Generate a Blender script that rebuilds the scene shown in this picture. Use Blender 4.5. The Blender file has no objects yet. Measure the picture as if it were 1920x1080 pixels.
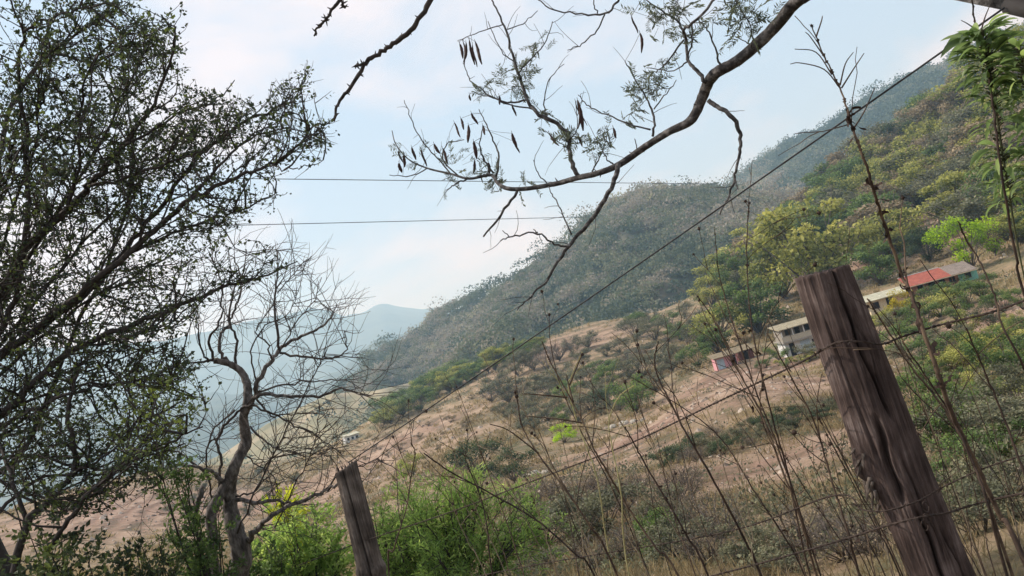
import bpy, math, random
import numpy as np
from mathutils import Vector, Matrix

random.seed(7)
RNG = np.random.default_rng(11)
C = bpy.context.scene.collection
SC = bpy.context.scene

# ------------------------------------------------------------------ camera
F = 1478.0
ROLL = math.radians(16.0)
PITCH = math.radians(3.1)
EYE = np.array([0.0, 0.0, 1.6])
f_ = np.array([0, math.cos(PITCH), math.sin(PITCH)])
r0 = np.array([1.0, 0, 0])
u0 = np.array([0, -math.sin(PITCH), math.cos(PITCH)])
R_ = math.cos(ROLL) * r0 - math.sin(ROLL) * u0
U_ = math.sin(ROLL) * r0 + math.cos(ROLL) * u0

cam_d = bpy.data.cameras.new("camera")
cam = bpy.data.objects.new("camera", cam_d)
C.objects.link(cam)
cam_d.sensor_width = 36.0
cam_d.lens = 36.0 * F / 1920.0
cam_d.clip_start = 0.05
cam_d.clip_end = 30000
M3 = Matrix(((R_[0], U_[0], -f_[0]), (R_[1], U_[1], -f_[1]), (R_[2], U_[2], -f_[2])))
cam.matrix_world = Matrix.Translation(Vector(EYE)) @ M3.to_4x4()
SC.camera = cam


def raydir(px, py):
    return f_ + R_ * ((px - 960) / F) + U_ * ((540 - py) / F)


def P(px, py, d):
    return EYE + raydir(px, py) * d


def azel(px, py):
    d = raydir(px, py)
    h = math.hypot(d[0], d[1])
    return math.atan2(d[0], d[1]), d[2] / h


def to_px(pts):
    q = np.asarray(pts) - EYE
    w = q @ f_
    return 960 + F * (q @ R_) / w, 540 - F * (q @ U_) / w


# ------------------------------------------------------------------ noise
_perm = np.random.default_rng(3).random((256, 256))


def vnoise(x, y):
    xi = np.floor(x).astype(int); yi = np.floor(y).astype(int)
    fx = x - xi; fy = y - yi
    fx = fx * fx * (3 - 2 * fx); fy = fy * fy * (3 - 2 * fy)
    a = _perm[xi % 256, yi % 256]; b = _perm[(xi + 1) % 256, yi % 256]
    c = _perm[xi % 256, (yi + 1) % 256]; d = _perm[(xi + 1) % 256, (yi + 1) % 256]
    return (a * (1 - fx) + b * fx) * (1 - fy) + (c * (1 - fx) + d * fx) * fy - 0.5


def fbm(x, y, o=4):
    s = 0; a = 1.0
    for k in range(o):
        s = s + a * vnoise(x * 2 ** k + 17.3 * k, y * 2 ** k + 5.1 * k); a *= 0.5
    return s


# ------------------------------------------------------------------ mesh builder
class MB:
    def __init__(self):
        self.v = []; self.q = []; self.t = []; self.a = []; self.n = 0

    def add(self, verts, quads=None, tris=None, var=0.5):
        verts = np.asarray(verts, float).reshape(-1, 3)
        self.v.append(verts)
        if quads is not None and len(quads): self.q.append(np.asarray(quads, int) + self.n)
        if tris is not None and len(tris): self.t.append(np.asarray(tris, int) + self.n)
        self.a.append(np.full(len(verts), var) if np.isscalar(var) else np.asarray(var, float))
        self.n += len(verts)

    def tube(self, pts, rad, sides=6, var=0.5, wob=0.0):
        pts = np.asarray(pts, float); n = len(pts)
        rad = np.full(n, rad) if np.isscalar(rad) else np.asarray(rad, float)
        tan = np.gradient(pts, axis=0)
        tan /= np.linalg.norm(tan, axis=1)[:, None] + 1e-12
        ref = np.array([0.13, 0.21, 0.97]) if abs(tan[0][2]) < 0.9 else np.array([0.97, 0.2, 0.1])
        nv = np.cross(tan[0], ref); nv /= np.linalg.norm(nv)
        A = np.zeros((n, 3))
        for i in range(n):
            nv = nv - tan[i] * (nv @ tan[i]); nv /= np.linalg.norm(nv) + 1e-12
            A[i] = nv
        B = np.cross(tan, A)
        th = np.linspace(0, 2 * math.pi, sides, endpoint=False)
        rr = rad[:, None] * (1 + (wob * (RNG.random((n, sides)) - 0.5) if wob else 0))
        V = pts[:, None, :] + rr[..., None] * (np.cos(th)[None, :, None] * A[:, None, :] + np.sin(th)[None, :, None] * B[:, None, :])
        V = V.reshape(-1, 3)
        i, j = np.meshgrid(np.arange(n - 1), np.arange(sides), indexing='ij')
        a = (i * sides + j).ravel(); b = (i * sides + (j + 1) % sides).ravel()
        Q = np.stack([a, b, b + sides, a + sides], 1)
        V = np.vstack([V, pts[:1], pts[-1:]])
        k0 = n * sides; s = np.arange(sides); s1 = (s + 1) % sides
        T = np.vstack([np.stack([s1, s, np.full(sides, k0)], 1),
                       np.stack([s + (n - 1) * sides, s1 + (n - 1) * sides, np.full(sides, k0 + 1)], 1)])
        self.add(V, Q, T, var)

    def leaves(self, c, d, L, W, var, up=None):
        """diamond leaves: base c, direction d"""
        c = np.asarray(c, float); n = len(c)
        if n == 0: return
        d = np.asarray(d, float); d = d / (np.linalg.norm(d, axis=1)[:, None] + 1e-9)
        rv = RNG.normal(size=(n, 3)) if up is None else up + 0.5 * RNG.normal(size=(n, 3))
        s = np.cross(d, rv); s /= np.linalg.norm(s, axis=1)[:, None] + 1e-9
        nn = np.cross(s, d)
        L = np.broadcast_to(np.asarray(L, float), (n,))[:, None]; W = np.broadcast_to(np.asarray(W, float), (n,))[:, None]
        m = c + d * L * 0.45
        v = np.stack([c, m + s * W * 0.5 + nn * W * 0.12, c + d * L - nn * L * 0.08, m - s * W * 0.5 + nn * W * 0.12], 1).reshape(-1, 3)
        q = np.arange(4 * n).reshape(n, 4)
        self.add(v, q, None, np.repeat(np.broadcast_to(np.asarray(var, float), (n,)), 4))

    def box(self, lo, hi, var=0.5, M=None):
        lo = np.array(lo, float); hi = np.array(hi, float)
        v = np.array([[x, y, z] for z in (lo[2], hi[2]) for y in (lo[1], hi[1]) for x in (lo[0], hi[0])])
        if M is not None: v = v @ M.T
        q = [[0, 2, 3, 1], [4, 5, 7, 6], [0, 1, 5, 4], [2, 6, 7, 3], [0, 4, 6, 2], [1, 3, 7, 5]]
        self.add(v, q, None, var)

    def mesh(self, name, smooth=False):
        me = bpy.data.meshes.new(name)
        V = np.vstack(self.v)
        nq = sum(len(x) for x in self.q); nt = sum(len(x) for x in self.t)
        idx = []; sizes = []
        if nq: idx.append(np.vstack(self.q).ravel()); sizes.append(np.full(nq, 4))
        if nt: idx.append(np.vstack(self.t).ravel()); sizes.append(np.full(nt, 3))
        idx = np.concatenate(idx); sizes = np.concatenate(sizes)
        me.vertices.add(len(V)); me.vertices.foreach_set("co", V.ravel().astype(np.float32))
        me.loops.add(len(idx)); me.loops.foreach_set("vertex_index", idx.astype(np.int32))
        me.polygons.add(len(sizes))
        me.polygons.foreach_set("loop_start", np.concatenate([[0], np.cumsum(sizes)[:-1]]).astype(np.int32))
        me.polygons.foreach_set("loop_total", sizes.astype(np.int32))
        me.polygons.foreach_set("use_smooth", np.full(len(sizes), smooth))
        at = me.attributes.new("var", 'FLOAT', 'POINT')
        at.data.foreach_set("value", np.concatenate(self.a).astype(np.float32))
        me.update(calc_edges=True); me.validate()
        return me

    def build(self, name, mat, parent=None, smooth=False, origin=None):
        if origin is not None: self.v = [np.vstack(self.v) - origin]
        me = self.mesh(name, smooth)
        me.materials.append(mat)
        o = bpy.data.objects.new(name, me); C.objects.link(o)
        if parent is not None: o.parent = parent
        elif origin is not None: o.location = origin
        return o


def thing(name, label, cat, loc=(0, 0, 0), group=None, rz=0.0):
    o = bpy.data.objects.new(name, None); C.objects.link(o)
    o.empty_display_size = 0.2
    o.location = loc; o.rotation_euler = (0, 0, rz)
    tag(o, label, cat, group); return o


def tag(o, label, cat, group=None):
    o["label"] = label; o["category"] = cat
    if group: o["group"] = group
    return o


def struct(o, kind='structure'):
    o["kind"] = kind; return o


# ------------------------------------------------------------------ materials
def nodes(name):
    m = bpy.data.materials.new(name); m.use_nodes = True
    nt = m.node_tree; nt.nodes.clear()
    return m, nt, nt.nodes, nt.links


def N(ns, t, **kw):
    n = ns.new(t)
    for k, v in kw.items():
        if k.startswith('i_'): n.inputs[k[2:].replace('_', ' ')].default_value = v
        else: setattr(n, k, v)
    return n


def ramp(ns, stops):
    r = ns.new('ShaderNodeValToRGB'); e = r.color_ramp.elements
    while len(e) > 1: e.remove(e[-1])
    e[0].position = stops[0][0]; e[0].color = (*stops[0][1], 1)
    for p, c in stops[1:]:
        x = e.new(p); x.color = (*c, 1)
    return r


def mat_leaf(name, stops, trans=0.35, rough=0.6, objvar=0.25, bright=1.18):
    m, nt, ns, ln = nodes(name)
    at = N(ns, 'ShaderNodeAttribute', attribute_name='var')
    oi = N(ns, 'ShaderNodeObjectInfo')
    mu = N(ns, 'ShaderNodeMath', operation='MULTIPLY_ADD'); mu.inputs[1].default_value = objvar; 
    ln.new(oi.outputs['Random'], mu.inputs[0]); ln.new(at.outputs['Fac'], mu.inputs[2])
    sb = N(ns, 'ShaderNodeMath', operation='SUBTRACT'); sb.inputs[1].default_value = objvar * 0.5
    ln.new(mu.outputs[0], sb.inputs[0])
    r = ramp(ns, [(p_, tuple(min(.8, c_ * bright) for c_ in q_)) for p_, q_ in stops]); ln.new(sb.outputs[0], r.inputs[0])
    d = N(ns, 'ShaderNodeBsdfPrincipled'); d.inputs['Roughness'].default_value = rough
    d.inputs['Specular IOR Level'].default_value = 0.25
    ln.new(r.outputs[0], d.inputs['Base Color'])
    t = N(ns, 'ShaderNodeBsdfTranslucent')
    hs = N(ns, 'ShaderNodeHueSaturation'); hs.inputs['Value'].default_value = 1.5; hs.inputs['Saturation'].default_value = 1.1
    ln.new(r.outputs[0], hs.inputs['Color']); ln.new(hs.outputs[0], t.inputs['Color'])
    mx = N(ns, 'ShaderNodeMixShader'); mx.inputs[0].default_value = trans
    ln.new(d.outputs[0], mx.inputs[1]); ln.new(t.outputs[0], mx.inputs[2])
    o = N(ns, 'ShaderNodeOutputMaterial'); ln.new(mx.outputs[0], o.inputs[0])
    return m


def mat_noise(name, stops, scale=8.0, rough=0.85, bump=0.3, detail=6.0, stretch=(1, 1, 1), dist=0.01, spec=0.2, obj=True, usevar=0.0):
    m, nt, ns, ln = nodes(name)
    tc = N(ns, 'ShaderNodeTexCoord'); mp = N(ns, 'ShaderNodeMapping'); mp.inputs['Scale'].default_value = stretch
    ln.new(tc.outputs['Object'], mp.inputs[0])
    nz = N(ns, 'ShaderNodeTexNoise'); nz.inputs['Scale'].default_value = scale; nz.inputs['Detail'].default_value = detail
    nz.inputs['Roughness'].default_value = 0.65
    ln.new(mp.outputs[0], nz.inputs['Vector'])
    r = ramp(ns, stops)
    if usevar:
        at = N(ns, 'ShaderNodeAttribute', attribute_name='var')
        ma = N(ns, 'ShaderNodeMath', operation='MULTIPLY_ADD'); ma.inputs[1].default_value = usevar
        ln.new(at.outputs['Fac'], ma.inputs[0]); ln.new(nz.outputs[0], ma.inputs[2])
        mb = N(ns, 'ShaderNodeMath', operation='SUBTRACT'); mb.inputs[1].default_value = usevar * .5
        ln.new(ma.outputs[0], mb.inputs[0]); ln.new(mb.outputs[0], r.inputs[0])
    else:
        ln.new(nz.outputs[0], r.inputs[0])
    d = N(ns, 'ShaderNodeBsdfPrincipled'); d.inputs['Roughness'].default_value = rough; d.inputs['Specular IOR Level'].default_value = spec
    ln.new(r.outputs[0], d.inputs['Base Color'])
    if bump:
        b = N(ns, 'ShaderNodeBump'); b.inputs['Strength'].default_value = bump; b.inputs['Distance'].default_value = dist
        ln.new(nz.outputs[0], b.inputs['Height']); ln.new(b.outputs[0], d.inputs['Normal'])
    o = N(ns, 'ShaderNodeOutputMaterial'); ln.new(d.outputs[0], o.inputs[0])
    return m


def g(*c): return c

L_DARK = mat_leaf('leaf_dark', [(0, g(.014, .022, .013)), (.5, g(.046, .062, .034)), (1, g(.15, .19, .05))], trans=.3, bright=1)
L_OLIVE = mat_leaf('leaf_olive', [(0, g(.07, .09, .025)), (.5, g(.22, .23, .065)), (1, g(.42, .40, .12))])
L_GREEN = mat_leaf('leaf_green', [(0, g(.035, .06, .02)), (.5, g(.09, .14, .045)), (1, g(.19, .25, .07))])
L_DEEP = mat_leaf('leaf_deep', [(0, g(.02, .035, .02)), (.5, g(.045, .07, .035)), (1, g(.09, .12, .05))])
L_DRY = mat_leaf('leaf_dry', [(0, g(.10, .08, .052)), (.5, g(.20, .16, .10)), (1, g(.34, .27, .17))], trans=.25)
L_GREY = mat_leaf('leaf_greygreen', [(0, g(.06, .065, .045)), (.5, g(.12, .125, .075)), (1, g(.20, .19, .11))], trans=.25)
L_LIME = mat_leaf('leaf_lime', [(0, g(.10, .16, .02)), (.5, g(.22, .32, .03)), (1, g(.36, .46, .05))], trans=.5, bright=1.5)
L_GOLD = mat_leaf('leaf_gold', [(0, g(.20, .17, .03)), (.5, g(.38, .32, .04)), (1, g(.55, .46, .05))], trans=.4)
L_YELLOW = mat_leaf('leaf_yellow_green', [(0, g(.20, .22, .03)), (.5, g(.38, .42, .05)), (1, g(.55, .56, .09))], trans=.45)
L_FEATHER = mat_leaf('leaf_feathery', [(0, g(.07, .11, .03)), (.5, g(.17, .25, .07)), (1, g(.36, .42, .14))], trans=.5, bright=1.35)
L_PLANT = mat_leaf('leaf_lanceolate', [(0, g(.04, .062, .026)), (.5, g(.10, .14, .055)), (1, g(.23, .29, .10))], trans=.5, rough=.4, bright=1.7)
L_ACACIA = mat_leaf('leaf_pinnate', [(0, g(.04, .048, .036)), (.5, g(.085, .10, .068)), (1, g(.17, .19, .10))], trans=.35)
L_FOREST = mat_leaf('forest_crowns', [(0, g(.03, .045, .025)), (.28, g(.065, .082, .042)), (.45, g(.125, .13, .07)), (.58, g(.165, .145, .11)), (.8, g(.22, .19, .15)), (1, g(.24, .23, .13))], trans=.25, objvar=0, bright=1.45)
L_STRAW = mat_leaf('dry_grass', [(0, g(.13, .10, .055)), (.5, g(.26, .205, .115)), (1, g(.38, .31, .18))], trans=.3, objvar=0)
BARK = mat_noise('bark_grey', [(.3, g(.055, .045, .04)), (.5, g(.12, .10, .088)), (.7, g(.2, .175, .155))], scale=30, bump=.6, stretch=(1, 1, .35))
BARK_DEAD = mat_noise('bark_dead', [(.32, g(.04, .035, .033)), (.5, g(.125, .11, .102)), (.66, g(.27, .245, .23))], scale=26, bump=.7, stretch=(1, 1, .35))
BARK_TWIG = mat_noise('bark_twig', [(.3, g(.04, .033, .03)), (.7, g(.11, .092, .085))], scale=25, bump=.4)
BARK_DARK = mat_noise('bark_dark', [(.3, g(.022, .018, .017)), (.6, g(.06, .05, .046))], scale=25, bump=.5)
BARK_OVER = mat_noise('bark_overhang', [(.32, g(.018, .016, .016)), (.5, g(.055, .050, .049)), (.68, g(.19, .178, .172))], scale=40, bump=.6, stretch=(1, 1, 1))
POD = mat_noise('pod_brown', [(.3, g(.022, .011, .010)), (.7, g(.062, .03, .026))], scale=60, bump=.2, rough=.6)
STALK = mat_noise('dead_stalk', [(.3, g(.024, .017, .014)), (.5, g(.058, .039, .030)), (.7, g(.14, .098, .065))], scale=18, bump=.2, usevar=.5)
STALK_PALE = mat_noise('pale_stalk', [(.3, g(.22, .20, .09)), (.7, g(.38, .34, .17))], scale=18, bump=.2)
STALK_TAN = mat_noise('tan_stalk', [(.3, g(.10, .075, .05)), (.7, g(.26, .21, .145))], scale=18, bump=.2)
GREENSTEM = mat_noise('green_stem', [(.3, g(.03, .035, .018)), (.7, g(.09, .095, .045))], scale=20, bump=.2)
HEAD = mat_noise('seed_head', [(.3, g(.02, .014, .012)), (.7, g(.07, .045, .035))], scale=90, bump=.5)
METAL = mat_noise('rusty_wire', [(.3, g(.02, .014, .012)), (.7, g(.06, .042, .034))], scale=60, bump=.3, rough=.7)
CABLE = mat_noise('black_cable', [(.3, g(.018, .018, .02)), (.7, g(.05, .05, .052))], scale=40, bump=.1, rough=.6)
FAR = mat_noise('far_mountain', [(.35, g(.03, .045, .03)), (.65, g(.09, .10, .065))], scale=.012, bump=0, detail=10)


def mat_post(name='weathered_post', stops=None):
    m, nt, ns, ln = nodes(name)
    tc = N(ns, 'ShaderNodeTexCoord'); mp = N(ns, 'ShaderNodeMapping'); mp.inputs['Scale'].default_value = (1, 1, .06)
    ln.new(tc.outputs['Object'], mp.inputs[0])
    n1 = N(ns, 'ShaderNodeTexNoise'); n1.inputs['Scale'].default_value = 110; n1.inputs['Detail'].default_value = 9; n1.inputs['Roughness'].default_value = .7
    ln.new(mp.outputs[0], n1.inputs['Vector'])
    n2 = N(ns, 'ShaderNodeTexNoise'); n2.inputs['Scale'].default_value = 9; n2.inputs['Detail'].default_value = 5
    ln.new(tc.outputs['Object'], n2.inputs['Vector'])
    mxn = N(ns, 'ShaderNodeMix', data_type='FLOAT'); mxn.inputs['Factor'].default_value = .5
    ln.new(n1.outputs[0], mxn.inputs[2]); ln.new(n2.outputs[0], mxn.inputs[3])
    r = ramp(ns, stops or [(.34, g(.017, .011, .010)), (.46, g(.055, .038, .034)), (.54, g(.098, .070, .063)), (.64, g(.21, .165, .15))])
    ln.new(mxn.outputs[0], r.inputs[0])
    at = N(ns, 'ShaderNodeAttribute', attribute_name='var')
    mul = N(ns, 'ShaderNodeMix', data_type='RGBA', blend_type='MULTIPLY'); mul.inputs[0].default_value = 1
    cr = ramp(ns, [(0, g(.12, .09, .08)), (.5, g(1, 1, 1))])
    ln.new(at.outputs['Fac'], cr.inputs[0]); ln.new(r.outputs[0], mul.inputs[6]); ln.new(cr.outputs[0], mul.inputs[7])
    d = N(ns, 'ShaderNodeBsdfPrincipled'); d.inputs['Roughness'].default_value = .85; d.inputs['Specular IOR Level'].default_value = .2
    ln.new(mul.outputs[2], d.inputs['Base Color'])
    b = N(ns, 'ShaderNodeBump'); b.inputs['Strength'].default_value = 1.0; b.inputs['Distance'].default_value = .008
    ln.new(n1.outputs[0], b.inputs['Height']); ln.new(b.outputs[0], d.inputs['Normal'])
    o = N(ns, 'ShaderNodeOutputMaterial'); ln.new(d.outputs[0], o.inputs[0])
    return m


def mat_ground():
    m, nt, ns, ln = nodes('hillside_ground')
    geo = N(ns, 'ShaderNodeNewGeometry')
    big = N(ns, 'ShaderNodeTexNoise'); big.inputs['Scale'].default_value = .09; big.inputs['Detail'].default_value = 8; big.inputs['Roughness'].default_value = .62
    ln.new(geo.outputs['Position'], big.inputs['Vector'])
    mid = N(ns, 'ShaderNodeTexNoise'); mid.inputs['Scale'].default_value = .9; mid.inputs['Detail'].default_value = 10; mid.inputs['Roughness'].default_value = .7
    ln.new(geo.outputs['Position'], mid.inputs['Vector'])
    fine = N(ns, 'ShaderNodeTexNoise'); fine.inputs['Scale'].default_value = 14; fine.inputs['Detail'].default_value = 8; fine.inputs['Roughness'].default_value = .7
    ln.new(geo.outputs['Position'], fine.inputs['Vector'])
    # contour furrows: bands in height, warped
    sep = N(ns, 'ShaderNodeSeparateXYZ'); ln.new(geo.outputs['Position'], sep.inputs[0])
    w = N(ns, 'ShaderNodeMath', operation='MULTIPLY_ADD'); w.inputs[1].default_value = 1.6; ln.new(big.outputs[0], w.inputs[0]); ln.new(sep.outputs['Z'], w.inputs[2])
    w3 = N(ns, 'ShaderNodeMath', operation='MULTIPLY_ADD'); w3.inputs[1].default_value = .5; ln.new(mid.outputs[0], w3.inputs[0]); ln.new(w.outputs[0], w3.inputs[2])
    w2 = N(ns, 'ShaderNodeMath', operation='MULTIPLY'); w2.inputs[1].default_value = 7.5; ln.new(w3.outputs[0], w2.inputs[0])
    sn = N(ns, 'ShaderNodeMath', operation='SINE'); ln.new(w2.outputs[0], sn.inputs[0])
    base = ramp(ns, [(.28, g(.085, .085, .05)), (.40, g(.145, .135, .075)), (.50, g(.24, .19, .115)), (.62, g(.35, .255, .165)), (.8, g(.24, .17, .115))])
    mixn = N(ns, 'ShaderNodeMix', data_type='FLOAT'); mixn.inputs[0].default_value = .5
    ln.new(big.outputs[0], mixn.inputs[2]); ln.new(mid.outputs[0], mixn.inputs[3])
    ma = N(ns, 'ShaderNodeMath', operation='MULTIPLY_ADD'); ma.inputs[1].default_value = .065
    ln.new(sn.outputs[0], ma.inputs[0]); ln.new(mixn.outputs[0], ma.inputs[2])
    mf = N(ns, 'ShaderNodeMath', operation='MULTIPLY_ADD'); mf.inputs[1].default_value = .42
    ln.new(fine.outputs[0], mf.inputs[0]); ln.new(ma.outputs[0], mf.inputs[2])
    ms = N(ns, 'ShaderNodeMath', operation='SUBTRACT'); ms.inputs[1].default_value = .21; ln.new(mf.outputs[0], ms.inputs[0])
    ln.new(ms.outputs[0], base.inputs[0])
    soil = ramp(ns, [(.30, g(.10, .075, .053)), (.38, g(.185, .12, .088)), (.46, g(.275, .172, .13)), (.54, g(.36, .24, .182)), (.64, g(.44, .325, .25))])
    ln.new(ms.outputs[0], soil.inputs[0])
    at = N(ns, 'ShaderNodeAttribute', attribute_name='var')
    fm = N(ns, 'ShaderNodeMath', operation='MULTIPLY_ADD'); fm.inputs[1].default_value = 2.0
    ln.new(mid.outputs[0], fm.inputs[0]); ln.new(at.outputs['Fac'], fm.inputs[2])
    fs = N(ns, 'ShaderNodeMath', operation='SUBTRACT', use_clamp=True); fs.inputs[1].default_value = 1.0; ln.new(fm.outputs[0], fs.inputs[0])
    mx = N(ns, 'ShaderNodeMix', data_type='RGBA'); ln.new(fs.outputs[0], mx.inputs[0]); ln.new(base.outputs[0], mx.inputs[6]); ln.new(soil.outputs[0], mx.inputs[7])
    d = N(ns, 'ShaderNodeBsdfPrincipled'); d.inputs['Roughness'].default_value = .95; d.inputs['Specular IOR Level'].default_value = .1
    ln.new(mx.outputs[2], d.inputs['Base Color'])
    ad = N(ns, 'ShaderNodeMath', operation='MULTIPLY_ADD'); ad.inputs[1].default_value = .07; ln.new(sn.outputs[0], ad.inputs[0]); ln.new(mid.outputs[0], ad.inputs[2])
    b = N(ns, 'ShaderNodeBump'); b.inputs['Strength'].default_value = .8; b.inputs['Distance'].default_value = .8
    ln.new(ad.outputs[0], b.inputs['Height'])
    b2 = N(ns, 'ShaderNodeBump'); b2.inputs['Strength'].default_value = .5; b2.inputs['Distance'].default_value = .05
    ln.new(fine.outputs[0], b2.inputs['Height']); ln.new(b.outputs[0], b2.inputs['Normal']); ln.new(b2.outputs[0], d.inputs['Normal'])
    o = N(ns, 'ShaderNodeOutputMaterial'); ln.new(d.outputs[0], o.inputs[0])
    return m


POST = mat_post()
POST_GREY = mat_post('weathered_grey_post', [(.36, g(.03, .024, .021)), (.48, g(.10, .08, .068)), (.56, g(.17, .14, .12)), (.66, g(.28, .24, .21))])
GROUND = mat_ground()
FOREST_FLOOR = mat_noise('forest_floor', [(.35, g(.045, .05, .03)), (.5, g(.09, .085, .055)), (.65, g(.15, .125, .085))], scale=.06, bump=0, detail=9)
TANHILL = mat_noise('tan_hill', [(.35, g(.13, .13, .07)), (.5, g(.24, .21, .12)), (.65, g(.32, .26, .17))], scale=.05, bump=0, detail=9)

# ------------------------------------------------------------------ terrain
ctrl = [
    # pixel x, y, horizontal range
    (1900, 1080, 4.6), (1500, 1080, 7.5), (1100, 1080, 12), (960, 1080, 14), (700, 1080, 22), (400, 1080, 45), (0, 1080, 70),
    (1850, 960, 7), (1600, 960, 11), (1300, 960, 17), (1000, 960, 26), (700, 980, 50), (1880, 800, 14),
    (1450, 880, 24), (1250, 890, 30), (1000, 905, 48), (1850, 700, 40), (1700, 800, 20),
    (1560, 770, 38), (1440, 808, 36), (1440, 785, 40), (1300, 850, 36), (1560, 745, 46),
    (1400, 730, 58), (1250, 770, 74), (1100, 830, 80), (1500, 663, 98), (1360, 690, 100), (1720, 545, 105), (1640, 575, 103), (1880, 560, 78),
    (1120, 730, 135), (1000, 740, 150), (900, 820, 105), (760, 850, 140), (620, 920, 130), (300, 960, 140), (500, 900, 200),
    (1200, 660, 165), (1340, 620, 160), (960, 690, 195), (830, 750, 210), (1100, 625, 215), (1300, 570, 215),
    (560, 860, 280), (690, 800, 270), (760, 747, 255), (830, 722, 250), (960, 667, 245), (1100, 602, 245), (1300, 551, 250),
    (1450, 560, 150), (1480, 462, 230), (1420, 480, 250), (1560, 380, 260), (1640, 310, 270), (1750, 240, 270), (1920, 120, 260),
    (1600, 460, 190), (1700, 430, 165), (1830, 420, 140), (1900, 330, 160), (1750, 330, 220), (1920, 480, 105),
    (400, 872, 260), (200, 915, 230), (0, 975, 200), (0, 1030, 120),
]
CA = []; CR = []; CS = []
for px, py, r in ctrl:
    a, s = azel(px, py); CA.append(a); CR.append(math.log(r)); CS.append(s)
ridge = [(560, 852, 280), (690, 795, 270), (830, 720, 250), (960, 665, 245), (1100, 600, 245), (1300, 550, 250), (1420, 478, 252), (1560, 378, 265),
         (1640, 308, 272), (1750, 238, 272), (1920, 118, 262), (400, 870, 262), (200, 912, 232), (0, 972, 202)]
for px, py, r in ridge:
    a, s = azel(px, py)
    for k, ds in ((1.3, .06), (1.9, .17), (3.0, .24)):
        CA.append(a); CR.append(math.log(r * k)); CS.append(s - ds)
for a in np.linspace(-.75, .75, 7):      # the level verge the camera and fence stand on
    for r, z in ((.4, 0.0), (1.2, 0.0), (2.2, -.02), (3.4, -.12)):
        CA.append(a); CR.append(math.log(r)); CS.append((z - 1.6) / r)
for a, zz in ((-.7, -.35), (-.45, -.30), (-.2, -.22), (0, -.22)):
    CA.append(a); CR.append(math.log(5.5)); CS.append((zz - 1.6) / 5.5)
CA = np.array(CA); CR = np.array(CR); CS = np.array(CS)
SA = 3.5


def _phi(d2): return np.where(d2 > 1e-12, 0.5 * d2 * np.log(d2 + 1e-30), 0.0)


def _tr(r):  # stiff near the camera: interpolate height offset below the eye
    return r


_n = len(CA)
_X = np.stack([CA * SA, CR], 1)
_D = ((_X[:, None] - _X[None]) ** 2).sum(-1)
_K = np.zeros((_n + 3, _n + 3)); _K[:_n, :_n] = _phi(_D) + np.eye(_n) * 2e-3
_K[:_n, _n] = 1; _K[:_n, _n + 1:] = _X; _K[_n, :_n] = 1; _K[_n + 1:, :_n] = _X.T
_W = np.linalg.solve(_K, np.concatenate([CS * 1.0, [0, 0, 0]]))


def slope(a, lr):
    a = np.asarray(a, float); sh = a.shape
    x = np.stack([np.clip(a, -.8, .8).ravel() * SA, np.asarray(lr, float).ravel()], 1)
    out = np.empty(len(x))
    for i in range(0, len(x), 20000):
        b = x[i:i + 20000]
        d2 = ((b[:, None] - _X[None]) ** 2).sum(-1)
        out[i:i + 20000] = _phi(d2) @ _W[:_n] + _W[_n] + b @ _W[_n + 1:]
    return out.reshape(sh)


def hterr(a, r):
    a = np.asarray(a, float); r = np.asarray(r, float)
    lr = np.log(np.clip(r, .4, 900))
    z = 1.6 + np.clip(r, .4, None) * slope(a, lr)
    z = np.where(r < .4, 0.0, z)
    aa = np.abs(a)
    t = np.clip((aa - .75) / 1.0, 0, 1); t = t * t * (3 - 2 * t)
    zb = -0.02 * r + .0 * r
    z = z * (1 - t) + zb * t
    x = r * np.sin(a); y = r * np.cos(a)
    fade = np.clip((r - 3) / 10, 0, 1)
    z = z + fade * (fbm(x / 14, y / 14) * .55 + fbm(x / 3.2 + 9, y / 3.2) * .16) + np.clip((r - 60) / 100, 0, 1) * fbm(x / 45 + 3, y / 45) * 1.6
    return z


def height(x, y):
    return hterr(np.arctan2(x, y), np.hypot(x, y))


def hit(px, py, rmax=330):
    """where the sight line through a spot of the hillside meets the ground"""
    a, s = azel(px, py)
    rs = np.exp(np.linspace(math.log(2.0), math.log(rmax), 500))
    d = 1.6 + s * rs - hterr(np.full(500, a), rs)
    k = np.where(d < 0)[0]
    if len(k) == 0: return None
    k = k[0]
    r = rs[k] if k == 0 else rs[k - 1] + (rs[k] - rs[k - 1]) * d[k - 1] / (d[k - 1] - d[k])
    return np.array([r * math.sin(a), r * math.cos(a), float(hterr(a, r))]), r


soil_spots = [(1250, 790, 12, 1), (1400, 700, 16, .9), (1330, 745, 10, .8), (1060, 650, 22, .8), (980, 660, 18, .7), (1150, 625, 18, .6), (760, 820, 22, .8), (700, 860, 20, .8), (820, 840, 14, .6),
              (1740, 425, 20, 1.3), (1885, 575, 9, 1), (1480, 860, 8, .75), (1560, 830, 7, .75), (1400, 880, 8, .7), (1480, 720, 10, .8), (620, 930, 22, .7), (1110, 700, 12, .5), (1080, 760, 9, .7), (300, 960, 40, .9), (1660, 500, 8, .7), (1760, 270, 22, .8), (1820, 230, 22, .7), (930, 700, 12, .5), (1180, 860, 6, .7), (1270, 900, 5, .5), (460, 940, 30, .8)]


_soil_hits = []
for px, py, sz, wt in soil_spots:
    h = hit(px, py)
    if h is not None: _soil_hits.append((h[0], sz, wt))


def soil_at(X, Y):
    soil = np.zeros_like(X)
    for c, sz, wt in _soil_hits:
        ta = math.atan2(c[0], c[1]); dx = X - c[0]; dy = Y - c[1]
        u = dx * math.cos(ta) - dy * math.sin(ta); v = dx * math.sin(ta) + dy * math.cos(ta)
        soil = np.maximum(soil, wt * np.exp(-((u / sz) ** 2 + (v / (sz * 1.1)) ** 2)))
    return np.clip(soil, 0, 1)


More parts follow.
